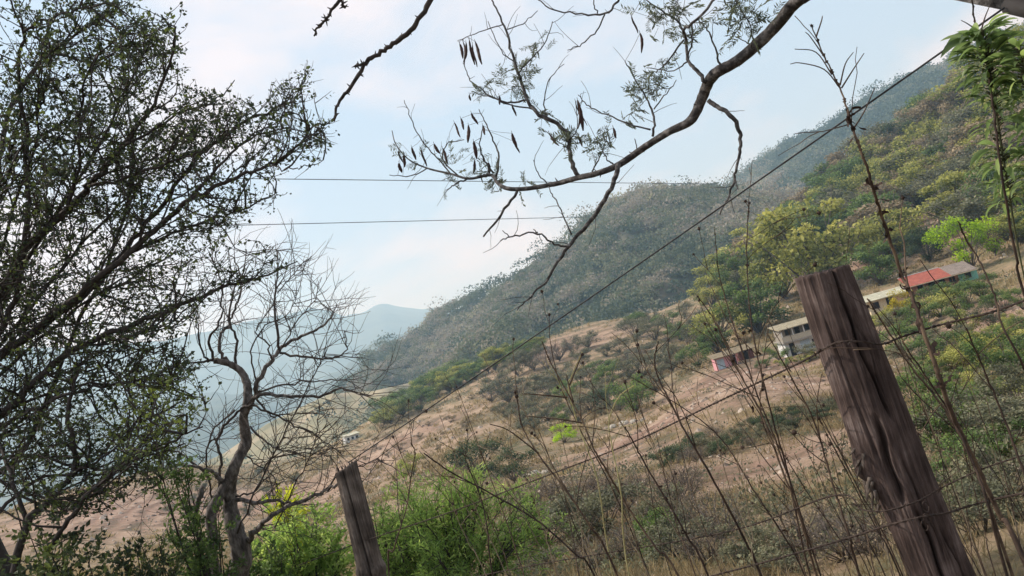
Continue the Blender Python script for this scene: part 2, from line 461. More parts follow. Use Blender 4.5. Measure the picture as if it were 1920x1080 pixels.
def make_terrain():
    az = np.concatenate([np.linspace(-math.pi, -.72, 60, endpoint=False), np.linspace(-.72, .72, 560), np.linspace(.72, math.pi, 61)[1:]])
    r = np.concatenate([[0.01], np.exp(np.linspace(math.log(.4), math.log(760), 300))])
    A, Rr = np.meshgrid(az, r, indexing='ij')
    Z = hterr(A, Rr)
    X = Rr * np.sin(A); Y = Rr * np.cos(A)
    soil = soil_at(X, Y)
    mb = MB()
    na, nr = A.shape
    i, j = np.meshgrid(np.arange(na - 1), np.arange(nr - 1), indexing='ij')
    a = (i * nr + j).ravel()
    mb.add(np.stack([X, Y, Z], -1).reshape(-1, 3), np.stack([a, a + 1, a + nr + 1, a + nr], 1), None, soil.ravel())
    return struct(mb.build('hillside', GROUND, smooth=True))


make_terrain()

# valley floor out to the horizon
mb = MB()
rr = np.concatenate([[0], np.geomspace(200, 16000, 24)]); aa = np.linspace(-math.pi, math.pi, 73)
A, Rr = np.meshgrid(aa, rr, indexing='ij')
i, j = np.meshgrid(np.arange(72), np.arange(len(rr) - 1), indexing='ij'); a = (i * len(rr) + j).ravel()
mb.add(np.stack([Rr * np.sin(A), Rr * np.cos(A), np.full_like(A, -75.0)], -1).reshape(-1, 3), np.stack([a, a + 1, a + len(rr) + 1, a + len(rr)], 1))
struct(mb.build('valley_floor', FOREST_FLOOR))


class Hill:
    def __init__(self, name, sil, rr, rb, zb, mat, amp, nsc, na=260, nt=70, prof=1.25, ridge_noise=0.0, kind='structure'):
        pts = [azel(x, y) for x, y in sil]
        self.a = np.array([p[0] for p in pts]); self.s = np.array([p[1] for p in pts])
        self.rr = np.array(rr, float) if not np.isscalar(rr) else np.full(len(pts), float(rr))
        self.rb, self.zb, self.amp, self.nsc, self.prof, self.rn = rb, zb, amp, nsc, prof, ridge_noise
        A, T = np.meshgrid(np.linspace(self.a[0], self.a[-1], na), np.concatenate([np.linspace(0, 1, nt), np.linspace(1, 1.8, 14)[1:]]), indexing='ij')
        V = self.pt(A, T)
        n2 = A.shape[1]; i, j = np.meshgrid(np.arange(na - 1), np.arange(n2 - 1), indexing='ij'); a = (i * n2 + j).ravel()
        mb = MB(); mb.add(V.reshape(-1, 3), np.stack([a, a + 1, a + n2 + 1, a + n2], 1))
        self.obj = struct(mb.build(name, mat, smooth=True))

    def pt(self, A, T):
        A = np.asarray(A, float); T = np.asarray(T, float)
        s = np.interp(A, self.a, self.s); rr = np.interp(A, self.a, self.rr)
        rr = rr * (1 + .10 * fbm(A * 9, A * 0))
        zr = 1.6 + s * rr
        Tc = np.minimum(T, 1)
        r = self.rb + (rr - self.rb) * T
        z = self.zb + (zr - self.zb) * (1 - (1 - Tc) ** self.prof)
        z = z - np.maximum(T - 1, 0) * (zr - self.zb) * 1.1
        x = r * np.sin(A); y = r * np.cos(A)
        k = 2.4 * Tc ** .8 * (1 - Tc) ** 1.3
        z = z + self.amp * k * fbm(x / self.nsc, y / self.nsc, 5) + self.rn * fbm(A * 60, T * 3, 4) * np.clip(Tc * 2 - 1, 0, 1)
        return np.stack([x, y, z], -1)


Hill('far_mountain', [(-900, 700), (-300, 640), (0, 655), (300, 640), (430, 612), (520, 592), (575, 580), (610, 578), (645, 592), (680, 588), (705, 574), (725, 569), (760, 575), (800, 579), (845, 575), (900, 600), (1000, 560), (1300, 560), (1700, 470), (2200, 300)],
     4400, 2800, -75, FAR, 160, 500, prof=1.1, ridge_noise=14)
Hill('far_ridge', [(-900, 900), (-300, 830), (0, 800), (200, 765), (330, 742), (400, 735), (470, 742), (520, 748), (560, 740), (640, 690), (700, 640), (800, 610), (1000, 600)],
     2300, 1300, -75, FAR, 70, 260, prof=1.1, ridge_noise=8)
H_TAN = Hill('tan_hill', [(150, 960), (330, 890), (420, 850), (500, 795), (560, 765), (620, 738), (700, 733), (760, 720), (860, 690), (1000, 640)],
             520, 300, -75, TANHILL, 8, 60, prof=1.15)
H_MID = Hill('wooded_mountain', [(590, 830), (640, 730), (690, 678), (760, 648), (820, 600), (860, 578), (940, 545), (1000, 496), (1060, 466), (1120, 414), (1160, 393), (1220, 374), (1300, 380), (1380, 380), (1450, 388), (1540, 400), (1700, 420), (2000, 440)],
             [700, 690, 680, 660, 640, 630, 610, 600, 590, 580, 580, 580, 580, 580, 580, 600, 620, 650], 270, -60, FOREST_FLOOR, 80, 130, na=360, nt=110, prof=1.35, ridge_noise=6)
H_DARK = Hill('dark_mountain', [(1230, 470), (1340, 395), (1385, 352), (1420, 318), (1480, 285), (1560, 246), (1640, 196), (1720, 155), (1790, 130), (1850, 95), (1920, 60), (2100, -40), (2400, -200)],
              [1100, 1100, 1090, 1080, 1060, 1050, 1040, 1030, 1020, 1010, 1000, 980, 950], 620, -20, FOREST_FLOOR, 50, 200, na=260, nt=90, prof=1.2, ridge_noise=8)


def forest(name, H, n, hlo, hhi, tlo, a0, a1, nleaf, face, var0=.4, seed=5, dens=None, kind='stuff'):
    rg = np.random.default_rng(seed)
    A = rg.uniform(a0, a1, n); T = rg.uniform(tlo, 1.02, n) ** .85
    pos = H.pt(A, T)
    big = fbm(pos[:, 0] / 70, pos[:, 1] / 70 + pos[:, 2] / 40, 4)
    if dens is not None:
        keep = rg.random(n) < np.clip(dens + big * 1.4, .12, 1); pos = pos[keep]; big = big[keep]; n = len(pos)
    h = rg.uniform(hlo, hhi, n) * np.exp(rg.normal(0, .28, n))
    tv = np.clip(var0 + big * .85 + rg.normal(0, .17, n), 0, 1)
    mb = MB()
    # points over an irregular dome
    u = rg.normal(size=(n, nleaf, 3)); u /= np.linalg.norm(u, axis=2)[..., None]
    u[..., 2] = np.abs(u[..., 2]) * 1.0 - .25
    rad = h[:, None] * (.30 + .24 * rg.random((n, nleaf)))
    lob = 1 + .35 * np.sin(u[..., 0] * 5 + tv[:, None] * 40) * np.cos(u[..., 1] * 5 + tv[:, None] * 23)
    c = pos[:, None, :] + u * (rad * lob)[..., None] * np.array([1.15, 1.15, .9]) + np.array([0, 0, 1]) * (h[:, None, None] * .5)
    d = u * .25 + rg.normal(0, .8, (n, nleaf, 3)); d[..., 2] -= .1
    v = np.repeat(tv[:, None], nleaf, 1) + rg.normal(0, .04, (n, nleaf))
    Ls = face * rg.uniform(.7, 1.5, (n, nleaf))
    mb.leaves(c.reshape(-1, 3), d.reshape(-1, 3), Ls.ravel(), Ls.ravel() * .85, np.clip(v, 0, 1).ravel(), up=u.reshape(-1, 3) * 1.4)
    # trunks that show at the foot of the crowns
    return struct(mb.build(name, L_FOREST), kind)


forest('mountain_woods', H_MID, 8200, 5.5, 11, .10, H_MID.a[0], azel(1640, 340)[0], 84, 1.15, .46, 5, dens=.74)
forest('distant_woods', H_DARK, 3600, 9, 15, .25, H_DARK.a[0], azel(1990, 40)[0], 110, 1.8, .16, 6)
forest('tan_hill_scrub', H_TAN, 500, 4, 8, .3, H_TAN.a[0], H_TAN.a[-1], 40, 1.1, .4, 8, dens=.35)


# ------------------------------------------------------------------ tree prototypes (unit height)
def crown_points(rg, clumps, per, spread):
    cs = []; ds = []; vs = []; us = []
    for c, r in clumps:
        u = rg.normal(size=(per, 3)); u /= np.linalg.norm(u, axis=1)[:, None]
        q = c + u * r * (rg.random((per, 1)) ** .45) * np.array([1, 1, .75])
        cs.append(q); us.append(u * 1.2 + np.array([0, 0, .3])); ds.append(u * .4 + rg.normal(0, .7, (per, 3)) + np.array([0, 0, -.15]))
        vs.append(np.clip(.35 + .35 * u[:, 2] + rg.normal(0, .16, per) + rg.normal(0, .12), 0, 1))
    return np.vstack(cs), np.vstack(ds), np.concatenate(vs), np.vstack(us)


def proto(style, seed):
    rg = np.random.default_rng(seed)
    tr = MB(); cr = MB()
    clumps = []
    if style == 'round': nb, h0, rad, flat, tilt = 26, .05, .44, .85, .55
    elif style == 'umbrella': nb, h0, rad, flat, tilt = 19, .45, .62, .34, .95
    elif style == 'tall': nb, h0, rad, flat, tilt = 15, .25, .24, 1.2, .35
    elif style == 'shrub': nb, h0, rad, flat, tilt = 15, .08, .55, .75, .9
    else: nb, h0, rad, flat, tilt = 22, .12, .45, .9, .75
    bend = rg.normal(0, .05, 2)
    trunk_top = np.array([bend[0], bend[1], h0 + .12])
    tp = np.array([[0, 0, -.06], [bend[0] * .3, bend[1] * .3, h0 * .4], [bend[0] * .7, bend[1] * .7, h0 * .8], trunk_top])
    tr.tube(tp, [.03, .024, .02, .014], 7, wob=.2)
    bare = style == 'bare'
    for k in range(nb):
        th = 2 * math.pi * k * .618 + rg.normal(0, .3)
        rho = rad * math.sqrt((k + .7) / nb) * rg.uniform(.75, 1.15)
        if style == 'umbrella': z = .80 - .28 * (rho / rad) ** 2 + rg.normal(0, .035)
        else:
            zc = h0 + (1 - h0) * .5
            z = zc + (1 - h0) * .5 * rg.uniform(-.75, .92) * math.sqrt(max(.05, 1 - (rho / (rad * 1.2)) ** 2))
        c = np.array([rho * math.cos(th), rho * math.sin(th), z])
        st = tp[2] if rg.random() < .6 else (tp[1] + tp[2]) / 2
        mid = st + (c - st) * .5 + rg.normal(0, .03, 3) + np.array([0, 0, .04 - .03 * bare])
        tr.tube([st, mid, c], [.011, .007, .003], 5)
        r = rg.uniform(.11, .19) * (1.15 if style in ('shrub', 'umbrella') else 1)
        clumps.append((c, r))
        for m in range(3 if not bare else 7):
            e = c + rg.normal(0, .11, 3) + np.array([0, 0, .03])
            s2 = mid + (c - mid) * rg.uniform(.1, 1)
            md = (s2 + e) / 2 + rg.normal(0, .02, 3)
            tr.tube([s2, md, e], [.004, .0028, .0014], 4)
            if bare:
                for q in range(3):
                    s3 = s2 + (e - s2) * rg.uniform(.3, 1)
                    tr.tube([s3, s3 + rg.normal(0, .05, 3) + np.array([0, 0, .02])], [.002, .001], 3)
    per = 165 if not bare else 16
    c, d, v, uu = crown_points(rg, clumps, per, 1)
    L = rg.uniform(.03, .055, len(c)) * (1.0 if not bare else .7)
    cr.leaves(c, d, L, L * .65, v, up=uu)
    return tr.mesh(style + '_trunk', True), cr.mesh(style + '_crown')


PROTO = {}
for st, cnt in (('round', 4), ('umbrella', 2), ('tall', 2), ('shrub', 4), ('bare', 3)):
    PROTO[st] = [proto(st, 100 + 17 * k + len(st)) for k in range(cnt)]

LEAFM = dict(olive=L_OLIVE, green=L_GREEN, deep=L_DEEP, dry=L_DRY, grey=L_GREY, lime=L_LIME, gold=L_GOLD)
_variants = {}
tcount = [0]


def plant_tree(pos, hm, style, color, label, cat='tree', group=None, wide=1.0, name=None):
    k = tcount[0] % len(PROTO[style]); tcount[0] += 1
    key = (style, k, color)
    if key not in _variants:
        a, b = PROTO[style][k]
        a2 = a.copy(); b2 = b.copy(); a2.materials.clear(); b2.materials.clear()
        a2.materials.append(BARK); b2.materials.append(LEAFM[color]); _variants[key] = (a2, b2)
    a2, b2 = _variants[key]
    nm = name or {'round': 'tree', 'umbrella': 'spreading_tree', 'tall': 'slender_tree', 'shrub': 'bush', 'bare': 'dry_bush'}[style]
    t = thing(nm, label, cat, tuple(pos), group, random.uniform(0, 6.28))
    t.scale = (hm * wide, hm * wide, hm)
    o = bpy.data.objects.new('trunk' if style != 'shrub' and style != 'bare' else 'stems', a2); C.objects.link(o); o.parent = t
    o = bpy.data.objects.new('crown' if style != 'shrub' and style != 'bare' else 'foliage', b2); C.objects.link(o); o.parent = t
    return t


def tree_at(px, py, hpx, style, color, label, cat='tree', group=None, wide=1.0, name=None, hmax=12):
    h = hit(px, py)
    if h is None: return None
    pos, r = h
    hm = min(hpx * r / F, hmax)
    pos[2] -= .1
    return plant_tree(pos, hm, style, color, label, cat, group, wide, name)


# named trees
tree_at(1828, 508, 98, 'shrub', 'lime', 'bright lime green spreading tree above the red roofed house', wide=.95, name='spreading_tree')
tree_at(1545, 560, 190, 'round', 'olive', 'large olive green tree rising behind the big fence post top', wide=1.0, hmax=18)
tree_at(1478, 560, 120, 'round', 'olive', 'yellowish olive tree uphill of the two storey house, left of the post', wide=1.2, hmax=15)
tree_at(1425, 628, 105, 'round', 'green', 'full green tree just left of the two storey house roof', wide=1.1)
tree_at(1368, 655, 92, 'umbrella', 'olive', 'flat topped light green tree above the pink walled shed', wide=1.0)
tree_at(1345, 668, 60, 'round', 'green', 'dark green round tree directly behind the pink walled shed', wide=1.2)
tree_at(1312, 690, 48, 'shrub', 'green', 'bright green bush left of the pink walled shed', 'bush', wide=1.2)
tree_at(1196, 617, 36, 'umbrella', 'green', 'lone little tree with forked trunk standing on the open field', wide=1.0)
tree_at(1152, 592, 38, 'umbrella', 'green', 'flat green tree on the upper edge of the field', wide=1.2)
tree_at(1212, 572, 34, 'round', 'olive', 'small round olive tree on the skyline of the field', wide=1.0)
tree_at(1655, 535, 78, 'round', 'green', 'green tree between the fence post and the cream house', wide=1.1)
tree_at(1694, 600, 58, 'shrub', 'gold', 'yellow flowering shrub beside the cream house', 'shrub', wide=.75, name='flowering_shrub')
tree_at(1742, 492, 62, 'round', 'deep', 'dark bushy tree behind the red tiled roof', wide=1.1)
tree_at(1715, 300, 75, 'round', 'deep', 'dark green tree high on the slope beside bare reddish ground', wide=1.3)
tree_at(1770, 262, 62, 'round', 'deep', 'dark tree near the top right skyline of the slope', wide=1.3)
tree_at(872, 702, 52, 'round', 'olive', 'olive tree at the foot of the wooded mountain, far edge of the field', wide=1.0)
tree_at(735, 795, 46, 'shrub', 'olive', 'yellow green thicket at the lower left end of the field', 'bush', wide=1.5)
tree_at(790, 770, 42, 'shrub', 'green', 'dark green hedge clump on the field above the white farmhouse', 'bush', wide=1.6)
tree_at(1195, 775, 74, 'shrub', 'green', 'big rounded green bush in the middle of the field', 'bush', wide=1.15, name='bush')
tree_at(1140, 770, 50, 'shrub', 'deep', 'darker bush touching the big rounded green one', 'bush', wide=1.1)
tree_at(1062, 830, 40, 'shrub', 'lime', 'bright green bush under a sandy bank mid field', 'bush', wide=1.2)
tree_at(900, 900, 78, 'shrub', 'deep', 'left one of two dark green bushes behind the feathery bush', 'bush', wide=1.15)
tree_at(965, 905, 70, 'shrub', 'deep', 'right one of two dark green bushes, beside pale stones', 'bush', wide=1.1)
tree_at(775, 895, 45, 'shrub', 'olive', 'yellowish bush above the feathery bush, near the small post', 'bush', wide=1.1)
tree_at(1290, 945, 90, 'bare', 'dry', 'dark tangled round bush on the dry slope below the bank', 'bush', wide=1.0)
tree_at(1245, 1040, 95, 'shrub', 'green', 'low leafy green bush among dry weeds at bottom centre', 'bush', wide=.9)
tree_at(1865, 480, 60, 'bare', 'dry', 'leafless grey tree right of the bright lime tree', 'tree', wide=1.0, name='bare_tree')
tree_at(1520, 676, 34, 'shrub', 'grey', 'grey green garden shrub in front of the two storey house', 'shrub', wide=1.3)
tree_at(1462, 676, 34, 'shrub', 'green', 'green garden shrub left of the two storey house walls', 'shrub', wide=1.2)


def inpoly(x, y, poly):
    c = False; n = len(poly)
    for i in range(n):
        x1, y1 = poly[i]; x2, y2 = poly[(i + 1) % n]
        if (y1 > y) != (y2 > y) and x < (x2 - x1) * (y - y1) / (y2 - y1) + x1: c = not c
    return c


def scatter(poly, n, hlo, hhi, kinds, mind, group_cat):
    xs = [p[0] for p in poly]; ys = [p[1] for p in poly]; done = []
    tries = 0
    while len(done) < n and tries < 6000:
        tries += 1
        x = random.uniform(min(xs), max(xs)); y = random.uniform(min(ys), max(ys))
        if not inpoly(x, y, poly) or (1690 < x < 1785 and 392 < y < 472) or any((x - a) ** 2 + (y - b) ** 2 < mind ** 2 for a, b in done): continue
        done.append((x, y))
    done.sort(key=lambda q: q[1])
    for x, y in done:
        st, col, label, group, cat = random.choice(kinds)
        tree_at(x, y, random.uniform(hlo, hhi), st, col, label, cat, group, random.uniform(1.0, 1.75))


UP_O = ('round', 'olive', 'olive green tree in the woods climbing the right hand slope', 'olive trees of the upper right slope', 'tree')
UP_D = ('round', 'dry', 'brownish half leafless tree in the woods on the right hand slope', 'brown trees of the upper right slope', 'tree')
UP_G = ('round', 'green', 'mid green tree in the woods climbing the right hand slope', 'green trees of the upper right slope', 'tree')
UP_B = ('bare', 'dry', 'bare twiggy bush between the trees of the right hand slope', 'bare bushes of the upper right slope', 'bush')
UP_S = ('shrub', 'grey', 'grey green shrub between the trees of the right hand slope', 'shrubs of the upper right slope', 'shrub')
scatter([(1640, 312), (1780, 215), (1925, 118), (1925, 470), (1850, 440), (1790, 420), (1720, 470), (1640, 500), (1560, 470), (1480, 520), (1400, 560), (1340, 585), (1390, 510), (1480, 470), (1560, 385)], 200, 42, 96,
        [UP_O, UP_O, UP_O, UP_D, UP_D, UP_G, UP_B, UP_S], 15, 'tree')
FD_S = ('shrub', 'grey', 'low grey green shrub scattered over the open field', 'shrubs of the open field', 'shrub')
FD_B = ('bare', 'dry', 'bare brown bush scattered over the open field', 'bare bushes of the open field', 'bush')
FD_G = ('shrub', 'green', 'small green bush scattered over the open field', 'green bushes of the open field', 'bush')
scatter([(900, 770), (960, 700), (1130, 640), (1290, 590), (1335, 640), (1290, 680), (1230, 740), (1130, 790), (1000, 810)], 60, 22, 52, [FD_S, FD_S, FD_S, FD_S, FD_B, FD_G], 20, 'shrub')
ED = ('round', 'olive', 'bushy olive green tree in the row along the far edge of the field', 'trees along the far edge of the field', 'tree'); ED2 = ('shrub', 'green', 'green bush in the row along the far edge of the field', 'bushes along the far edge of the field', 'bush')
scatter([(705, 792), (760, 752), (900, 698), (1010, 655), (1010, 668), (900, 712), (770, 772), (712, 805)], 28, 22, 46, [ED, ED2, ED2], 13, 'tree')
LF_S = ('shrub', 'dry', 'small dry shrub on the pinkish furrowed field at left', 'dry shrubs of the furrowed field', 'shrub')
scatter([(650, 870), (760, 770), (900, 710), (900, 810), (760, 880)], 16, 8, 22, [LF_S], 24, 'shrub')
scatter([(300, 900), (420, 880), (560, 870), (620, 880), (600, 960), (300, 1000)], 10, 10, 25, [('shrub', 'grey', 'pale shrub on the far field seen behind the twisted tree', 'shrubs behind the twisted tree', 'shrub')], 24, 'shrub')
RH_G = ('shrub', 'green', 'leafy green bush on the bank below the red roofed house', 'green bushes below the red roofed house', 'bush')
RH_S = ('shrub', 'grey', 'grey green bush on the bank below the red roofed house', 'grey bushes below the red roofed house', 'bush')
RH_O = ('shrub', 'olive', 'yellowish bush on the bank below the red roofed house', 'yellowish bushes below the red roofed house', 'bush')
scatter([(1640, 620), (1725, 580), (1820, 550), (1925, 570), (1925, 760), (1760, 760), (1700, 700)], 46, 26, 54, [RH_G, RH_G, RH_S, RH_O], 24, 'bush')
scatter([(1695, 556), (1760, 540), (1815, 520), (1825, 540), (1765, 566), (1700, 578)], 9, 10, 19, [('shrub', 'green', 'small green bush right against the front of the red roofed house', 'bushes against the red roofed house', 'bush')], 10, 'bush')
scatter([(1430, 690), (1460, 680), (1545, 676), (1450, 702)], 6, 13, 22, [('shrub', 'green', 'small green bush in the garden row before the two storey house', 'garden bushes before the two storey house', 'bush'), ('shrub', 'olive', 'small yellowish bush in the garden row before the two storey house', 'yellowish garden bushes before the two storey house', 'bush')], 10, 'bush')
BK = ('bare', 'dry', 'dark dry bush along the shaded bank between two fields', 'dry bushes along the bank', 'bush')  # dark foliage colours in this row stand in for the bank's shade
scatter([(1240, 862), (1400, 806), (1570, 758), (1575, 782), (1420, 832), (1260, 885)], 34, 20, 38, [BK, ('shrub', 'grey', BK[2], BK[3], 'bush'), ('shrub', 'deep', BK[2], BK[3], 'bush')], 12, 'bush')
NB = ('bare', 'dry', 'tangled leafless brush on the dry slope behind the weeds', 'leafless brush behind the weeds', 'brush')
NG = ('shrub', 'grey', 'grey leafy scrub on the dry slope behind the weeds', 'grey scrub behind the weeds', 'scrub')
scatter([(960, 945), (1230, 925), (1330, 960), (1420, 1030), (1640, 1010), (1660, 1075), (980, 1075)], 26, 60, 110, [NB, NB, NB, NG], 40, 'brush')
NR = ('shrub', 'green', 'leafy scrub bush on the slope behind the weeds right of the big post', 'scrub bushes right of the big post', 'bush')
scatter([(1740, 790), (1900, 700), (1935, 1000), (1830, 1000)], 14, 60, 110, [NR, ('shrub', 'grey', NR[2], NR[3], 'bush')], 40, 'bush')


# ------------------------------------------------------------------ ground cover (nobody could count it)
def ground_cover():
    rg = np.random.default_rng(21)
    mb = MB()
    n = 46000
    a = rg.uniform(-.62, .66, n); r = np.exp(rg.uniform(math.log(3.5), math.log(230), n))
    x = r * np.sin(a); y = r * np.cos(a)
    den = fbm(x / 9, y / 9) + .18
    k = (rg.random(n) < np.clip(den * 2.2 + .25, .1, 1)) & (rg.random(n) > soil_at(x, y) * 1.35)
    a, r, x, y = a[k], r[k], x[k], y[k]; n = len(a)
    z = hterr(a, r)
    per = 14
    size = np.clip(.10 + .003 * r, .12, .6) * rg.uniform(.6, 1.6, n)
    c = np.stack([x, y, z], 1)[:, None] + rg.normal(0, 1, (n, per, 3)) * (size * .55)[:, None, None] * np.array([1, 1, .12])
    d = rg.normal(0, .55, (n, per, 3)) + np.array([0, 0, 1.0])
    L = size[:, None] * rg.uniform(.6, 1.3, (n, per))
    v = np.clip(.5 + fbm(x / 20, y / 20)[:, None] * .5 + rg.normal(0, .2, (n, per)), 0, 1)
    mb.leaves(c.reshape(-1, 3), d.reshape(-1, 3), L.ravel(), L.ravel() * (.035 + .25 * np.clip(np.repeat(r, per) / 90, 0, 1)), v.ravel())
    struct(mb.build('dry_grass', L_STRAW), 'stuff')
    mb = MB()
    n = 7500
    a = rg.uniform(-.5, .66, n); r = np.exp(rg.uniform(math.log(9), math.log(250), n))
    x = r * np.sin(a); y = r * np.cos(a)
    k = ((fbm(x / 16 + 40, y / 16) + rg.normal(0, .2, n)) > .0) & (rg.random(n) > soil_at(x, y) * 1.15)
    a, r, x, y = a[k], r[k], x[k], y[k]; n = len(a)
    z = hterr(a, r); size = np.clip(.15 + .0045 * r, .2, 1.0) * rg.uniform(.4, 1.5, n)
    per = 26
    u = rg.normal(size=(n, per, 3)); u[..., 2] = np.abs(u[..., 2])
    c = np.stack([x, y, z], 1)[:, None] + u * size[:, None, None] * .45
    L = (size[:, None] * rg.uniform(.2, .4, (n, per)))
    v = np.clip(.45 + rg.normal(0, .2, (n, 1)) + rg.normal(0, .15, (n, per)), 0, 1)
    mb.leaves(c.reshape(-1, 3), (u + rg.normal(0, .6, u.shape)).reshape(-1, 3), L.ravel(), L.ravel() * .6, v.ravel())
    struct(mb.build('low_scrub', L_GREY), 'stuff')


ground_cover()


def loose_stones():
    rg = np.random.default_rng(91); n = 9000
    a = rg.uniform(-.55, .62, n); r = np.exp(rg.uniform(math.log(6), math.log(200), n)); x = r * np.sin(a); y = r * np.cos(a)
    k = rg.random(n) < soil_at(x, y) * .9 + .06
    a, r, x, y = a[k], r[k], x[k], y[k]; n = len(a); z = hterr(a, r)
    sz = np.clip(.02 + .0016 * r, .03, .22) * np.exp(rg.normal(0, .5, n))
    o6 = np.array([[1, 0, 0], [0, 1, 0], [-1, 0, 0], [0, -1, 0], [0, 0, .7], [0, 0, -.5]], float)
    V = o6[None] * (sz[:, None, None] * rg.uniform(.6, 1.4, (n, 6, 1))) + np.stack([x, y, z], 1)[:, None]
    F8 = np.array([[0, 1, 4], [1, 2, 4], [2, 3, 4], [3, 0, 4], [1, 0, 5], [2, 1, 5], [3, 2, 5], [0, 3, 5]])
    T = (F8[None] + (np.arange(n) * 6)[:, None, None]).reshape(-1, 3)
    mb = MB(); mb.add(V.reshape(-1, 3), None, T, np.repeat(rg.random(n), 6))
    struct(mb.build('loose_stones', mat_noise('loose_stone', [(.3, g(.12, .09, .07)), (.7, g(.40, .33, .27))], scale=2.0, bump=0, usevar=.8)), 'stuff')


loose_stones()


# ------------------------------------------------------------------ houses
def plain(name, col, rough=.8, scale=6, vary=.22, bump=.1):
    lo = tuple(c * (1 - vary) for c in col); hi = tuple(min(1, c * (1 + vary)) for c in col)
    return mat_noise(name, [(.3, lo), (.7, hi)], scale=scale, bump=bump, rough=rough)


W_WHITE = plain('white_plaster', (.62, .63, .62)); W_CREAM = plain('cream_plaster', (.62, .52, .36)); W_PINK = plain('pink_plaster', (.60, .30, .33))
W_TEAL = plain('teal_plaster', (.22, .50, .42)); W_SALMON = plain('salmon_plaster', (.46, .22, .15)); W_GREY = plain('grey_concrete', (.30, .28, .25))
W_BLUE = plain('pale_blue_paint', (.42, .52, .60))
M_HOLE = plain('dark_opening', (.02, .02, .022)); M_WOOD = plain('brown_wood', (.12, .075, .05)); M_STONE = plain('pale_stone', (.42, .38, .32), scale=4, vary=.4, bump=.6)


def corrug(name, col, sc=9.0):
    m, nt, ns, ln = nodes(name)
    tc = N(ns, 'ShaderNodeTexCoord')
    w = N(ns, 'ShaderNodeTexWave', wave_type='BANDS', bands_direction='X'); w.inputs['Scale'].default_value = sc; w.inputs['Distortion'].default_value = .6
    ln.new(tc.outputs['Object'], w.inputs['Vector'])
    nz = N(ns, 'ShaderNodeTexNoise'); nz.inputs['Scale'].default_value = 1.3; nz.inputs['Detail'].default_value = 8
    ln.new(tc.outputs['Object'], nz.inputs['Vector'])
    mx = N(ns, 'ShaderNodeMix', data_type='FLOAT'); mx.inputs[0].default_value = .65
    ln.new(w.outputs['Fac'], mx.inputs[2]); ln.new(nz.outputs[0], mx.inputs[3])
    r = ramp(ns, [(.25, tuple(c * .5 for c in col)), (.5, col), (.8, tuple(min(1, c * 1.35) for c in col))]); ln.new(mx.outputs[0], r.inputs[0])
    d = N(ns, 'ShaderNodeBsdfPrincipled'); d.inputs['Roughness'].default_value = .75; d.inputs['Specular IOR Level'].default_value = .2
    ln.new(r.outputs[0], d.inputs['Base Color'])
    b = N(ns, 'ShaderNodeBump'); b.inputs['Strength'].default_value = .5; b.inputs['Distance'].default_value = .04
    ln.new(w.outputs['Fac'], b.inputs['Height']); ln.new(b.outputs[0], d.inputs['Normal'])
    o = N(ns, 'ShaderNodeOutputMaterial'); ln.new(d.outputs[0], o.inputs[0]); return m


R_TAN = corrug('tan_roof', (.36, .31, .21)); R_RED = corrug('red_tile_roof', (.36, .105, .075), 6); R_GREY = corrug('grey_sheet_roof', (.27, .22, .19)); R_BROWN = corrug('brown_sheet_roof', (.24, .19, .12))
R_PALE = corrug('pale_sheet_roof', (.5, .48, .36))


def bx(name, lo, hi, mat, parent):
    mb = MB(); mb.box(lo, hi); return mb.build(name, mat, parent)


def slab(name, x0, x1, y0, y1, z0, z1, th, mat, parent):
    """sloping roof sheet: z0 at y0 (front), z1 at y1 (back)"""
    mb = MB()
    v = [[x0, y0, z0], [x1, y0, z0], [x1, y1, z1], [x0, y1, z1], [x0, y0, z0 + th], [x1, y0, z0 + th], [x1, y1, z1 + th], [x0, y1, z1 + th]]
    mb.add(v, [[0, 3, 2, 1], [4, 5, 6, 7], [0, 1, 5, 4], [1, 2, 6, 5], [2, 3, 7, 6], [3, 0, 4, 7]])
    return mb.build(name, mat, parent)


def window(parent, x, z, w, h, y=-.01, mat=None):
    fr = bx('window', (x - w / 2 - .07, y - .05, z - .07), (x + w / 2 + .07, y + .03, z + h + .07), mat or M_WOOD, parent)
    bx('pane', (x - w / 2, y - .07, z), (x + w / 2, y - .053, z + h), M_HOLE, fr)
    bx('sill', (x - w / 2 - .14, y - .14, z - .15), (x + w / 2 + .14, y - .051, z - .075), W_GREY, fr)


def door(parent, x, z, w, h, y=-.01, mat=None):
    d = bx('door', (x - w / 2, y - .05, z), (x + w / 2, y + .02, z + h), mat or M_HOLE, parent)
    bx('handle', (x + w * .3, y - .09, z + 1.0), (x + w * .3 + .05, y - .053, z + 1.15), W_GREY, d)


def at_house(px, py, rz):
    pos, r = hit(px, py)
    a = math.atan2(pos[0], pos[1])
    return (pos[0], pos[1], pos[2] - .15), r, -a + rz


# two storey house
loc, r_, rz = at_house(1497, 664, math.radians(16))
t = thing('two_storey_house', 'two storey white house with tan roof and open upper veranda left of the big post', 'house', loc, None, rz); t.scale = (.62, .62, .8)
W = 8.2
bx('lower_wall', (-1.9, 0, -1), (W - 1.9, 5, 2.2), W_WHITE, t)
bx('blue_wall_panel', (.9, -.03, .05), (2.7, -.003, 1.95), W_BLUE, t)
door(t, -.7, .05, .95, 1.95); window(t, 3.6, .9, .9, .8); door(t, 4.9, .05, .9, 1.9)
bx('balcony_slab', (-2.4, -1.3, 2.203), (W - 1.6, 5, 2.4), W_GREY, t)
b = bx('balcony_wall', (-2.4, -1.3, 2.403), (W - 1.6, -1.15, 3.15), plain('balcony_panel', (.42, .38, .30)), t)
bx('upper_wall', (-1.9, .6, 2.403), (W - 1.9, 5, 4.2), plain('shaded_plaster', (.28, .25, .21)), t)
door(t, 1.2, 2.42, .9, 1.8, y=.59); window(t, 3.2, 3.2, 1.0, .8, y=.59); window(t, -.6, 3.2, .9, .8, y=.59)
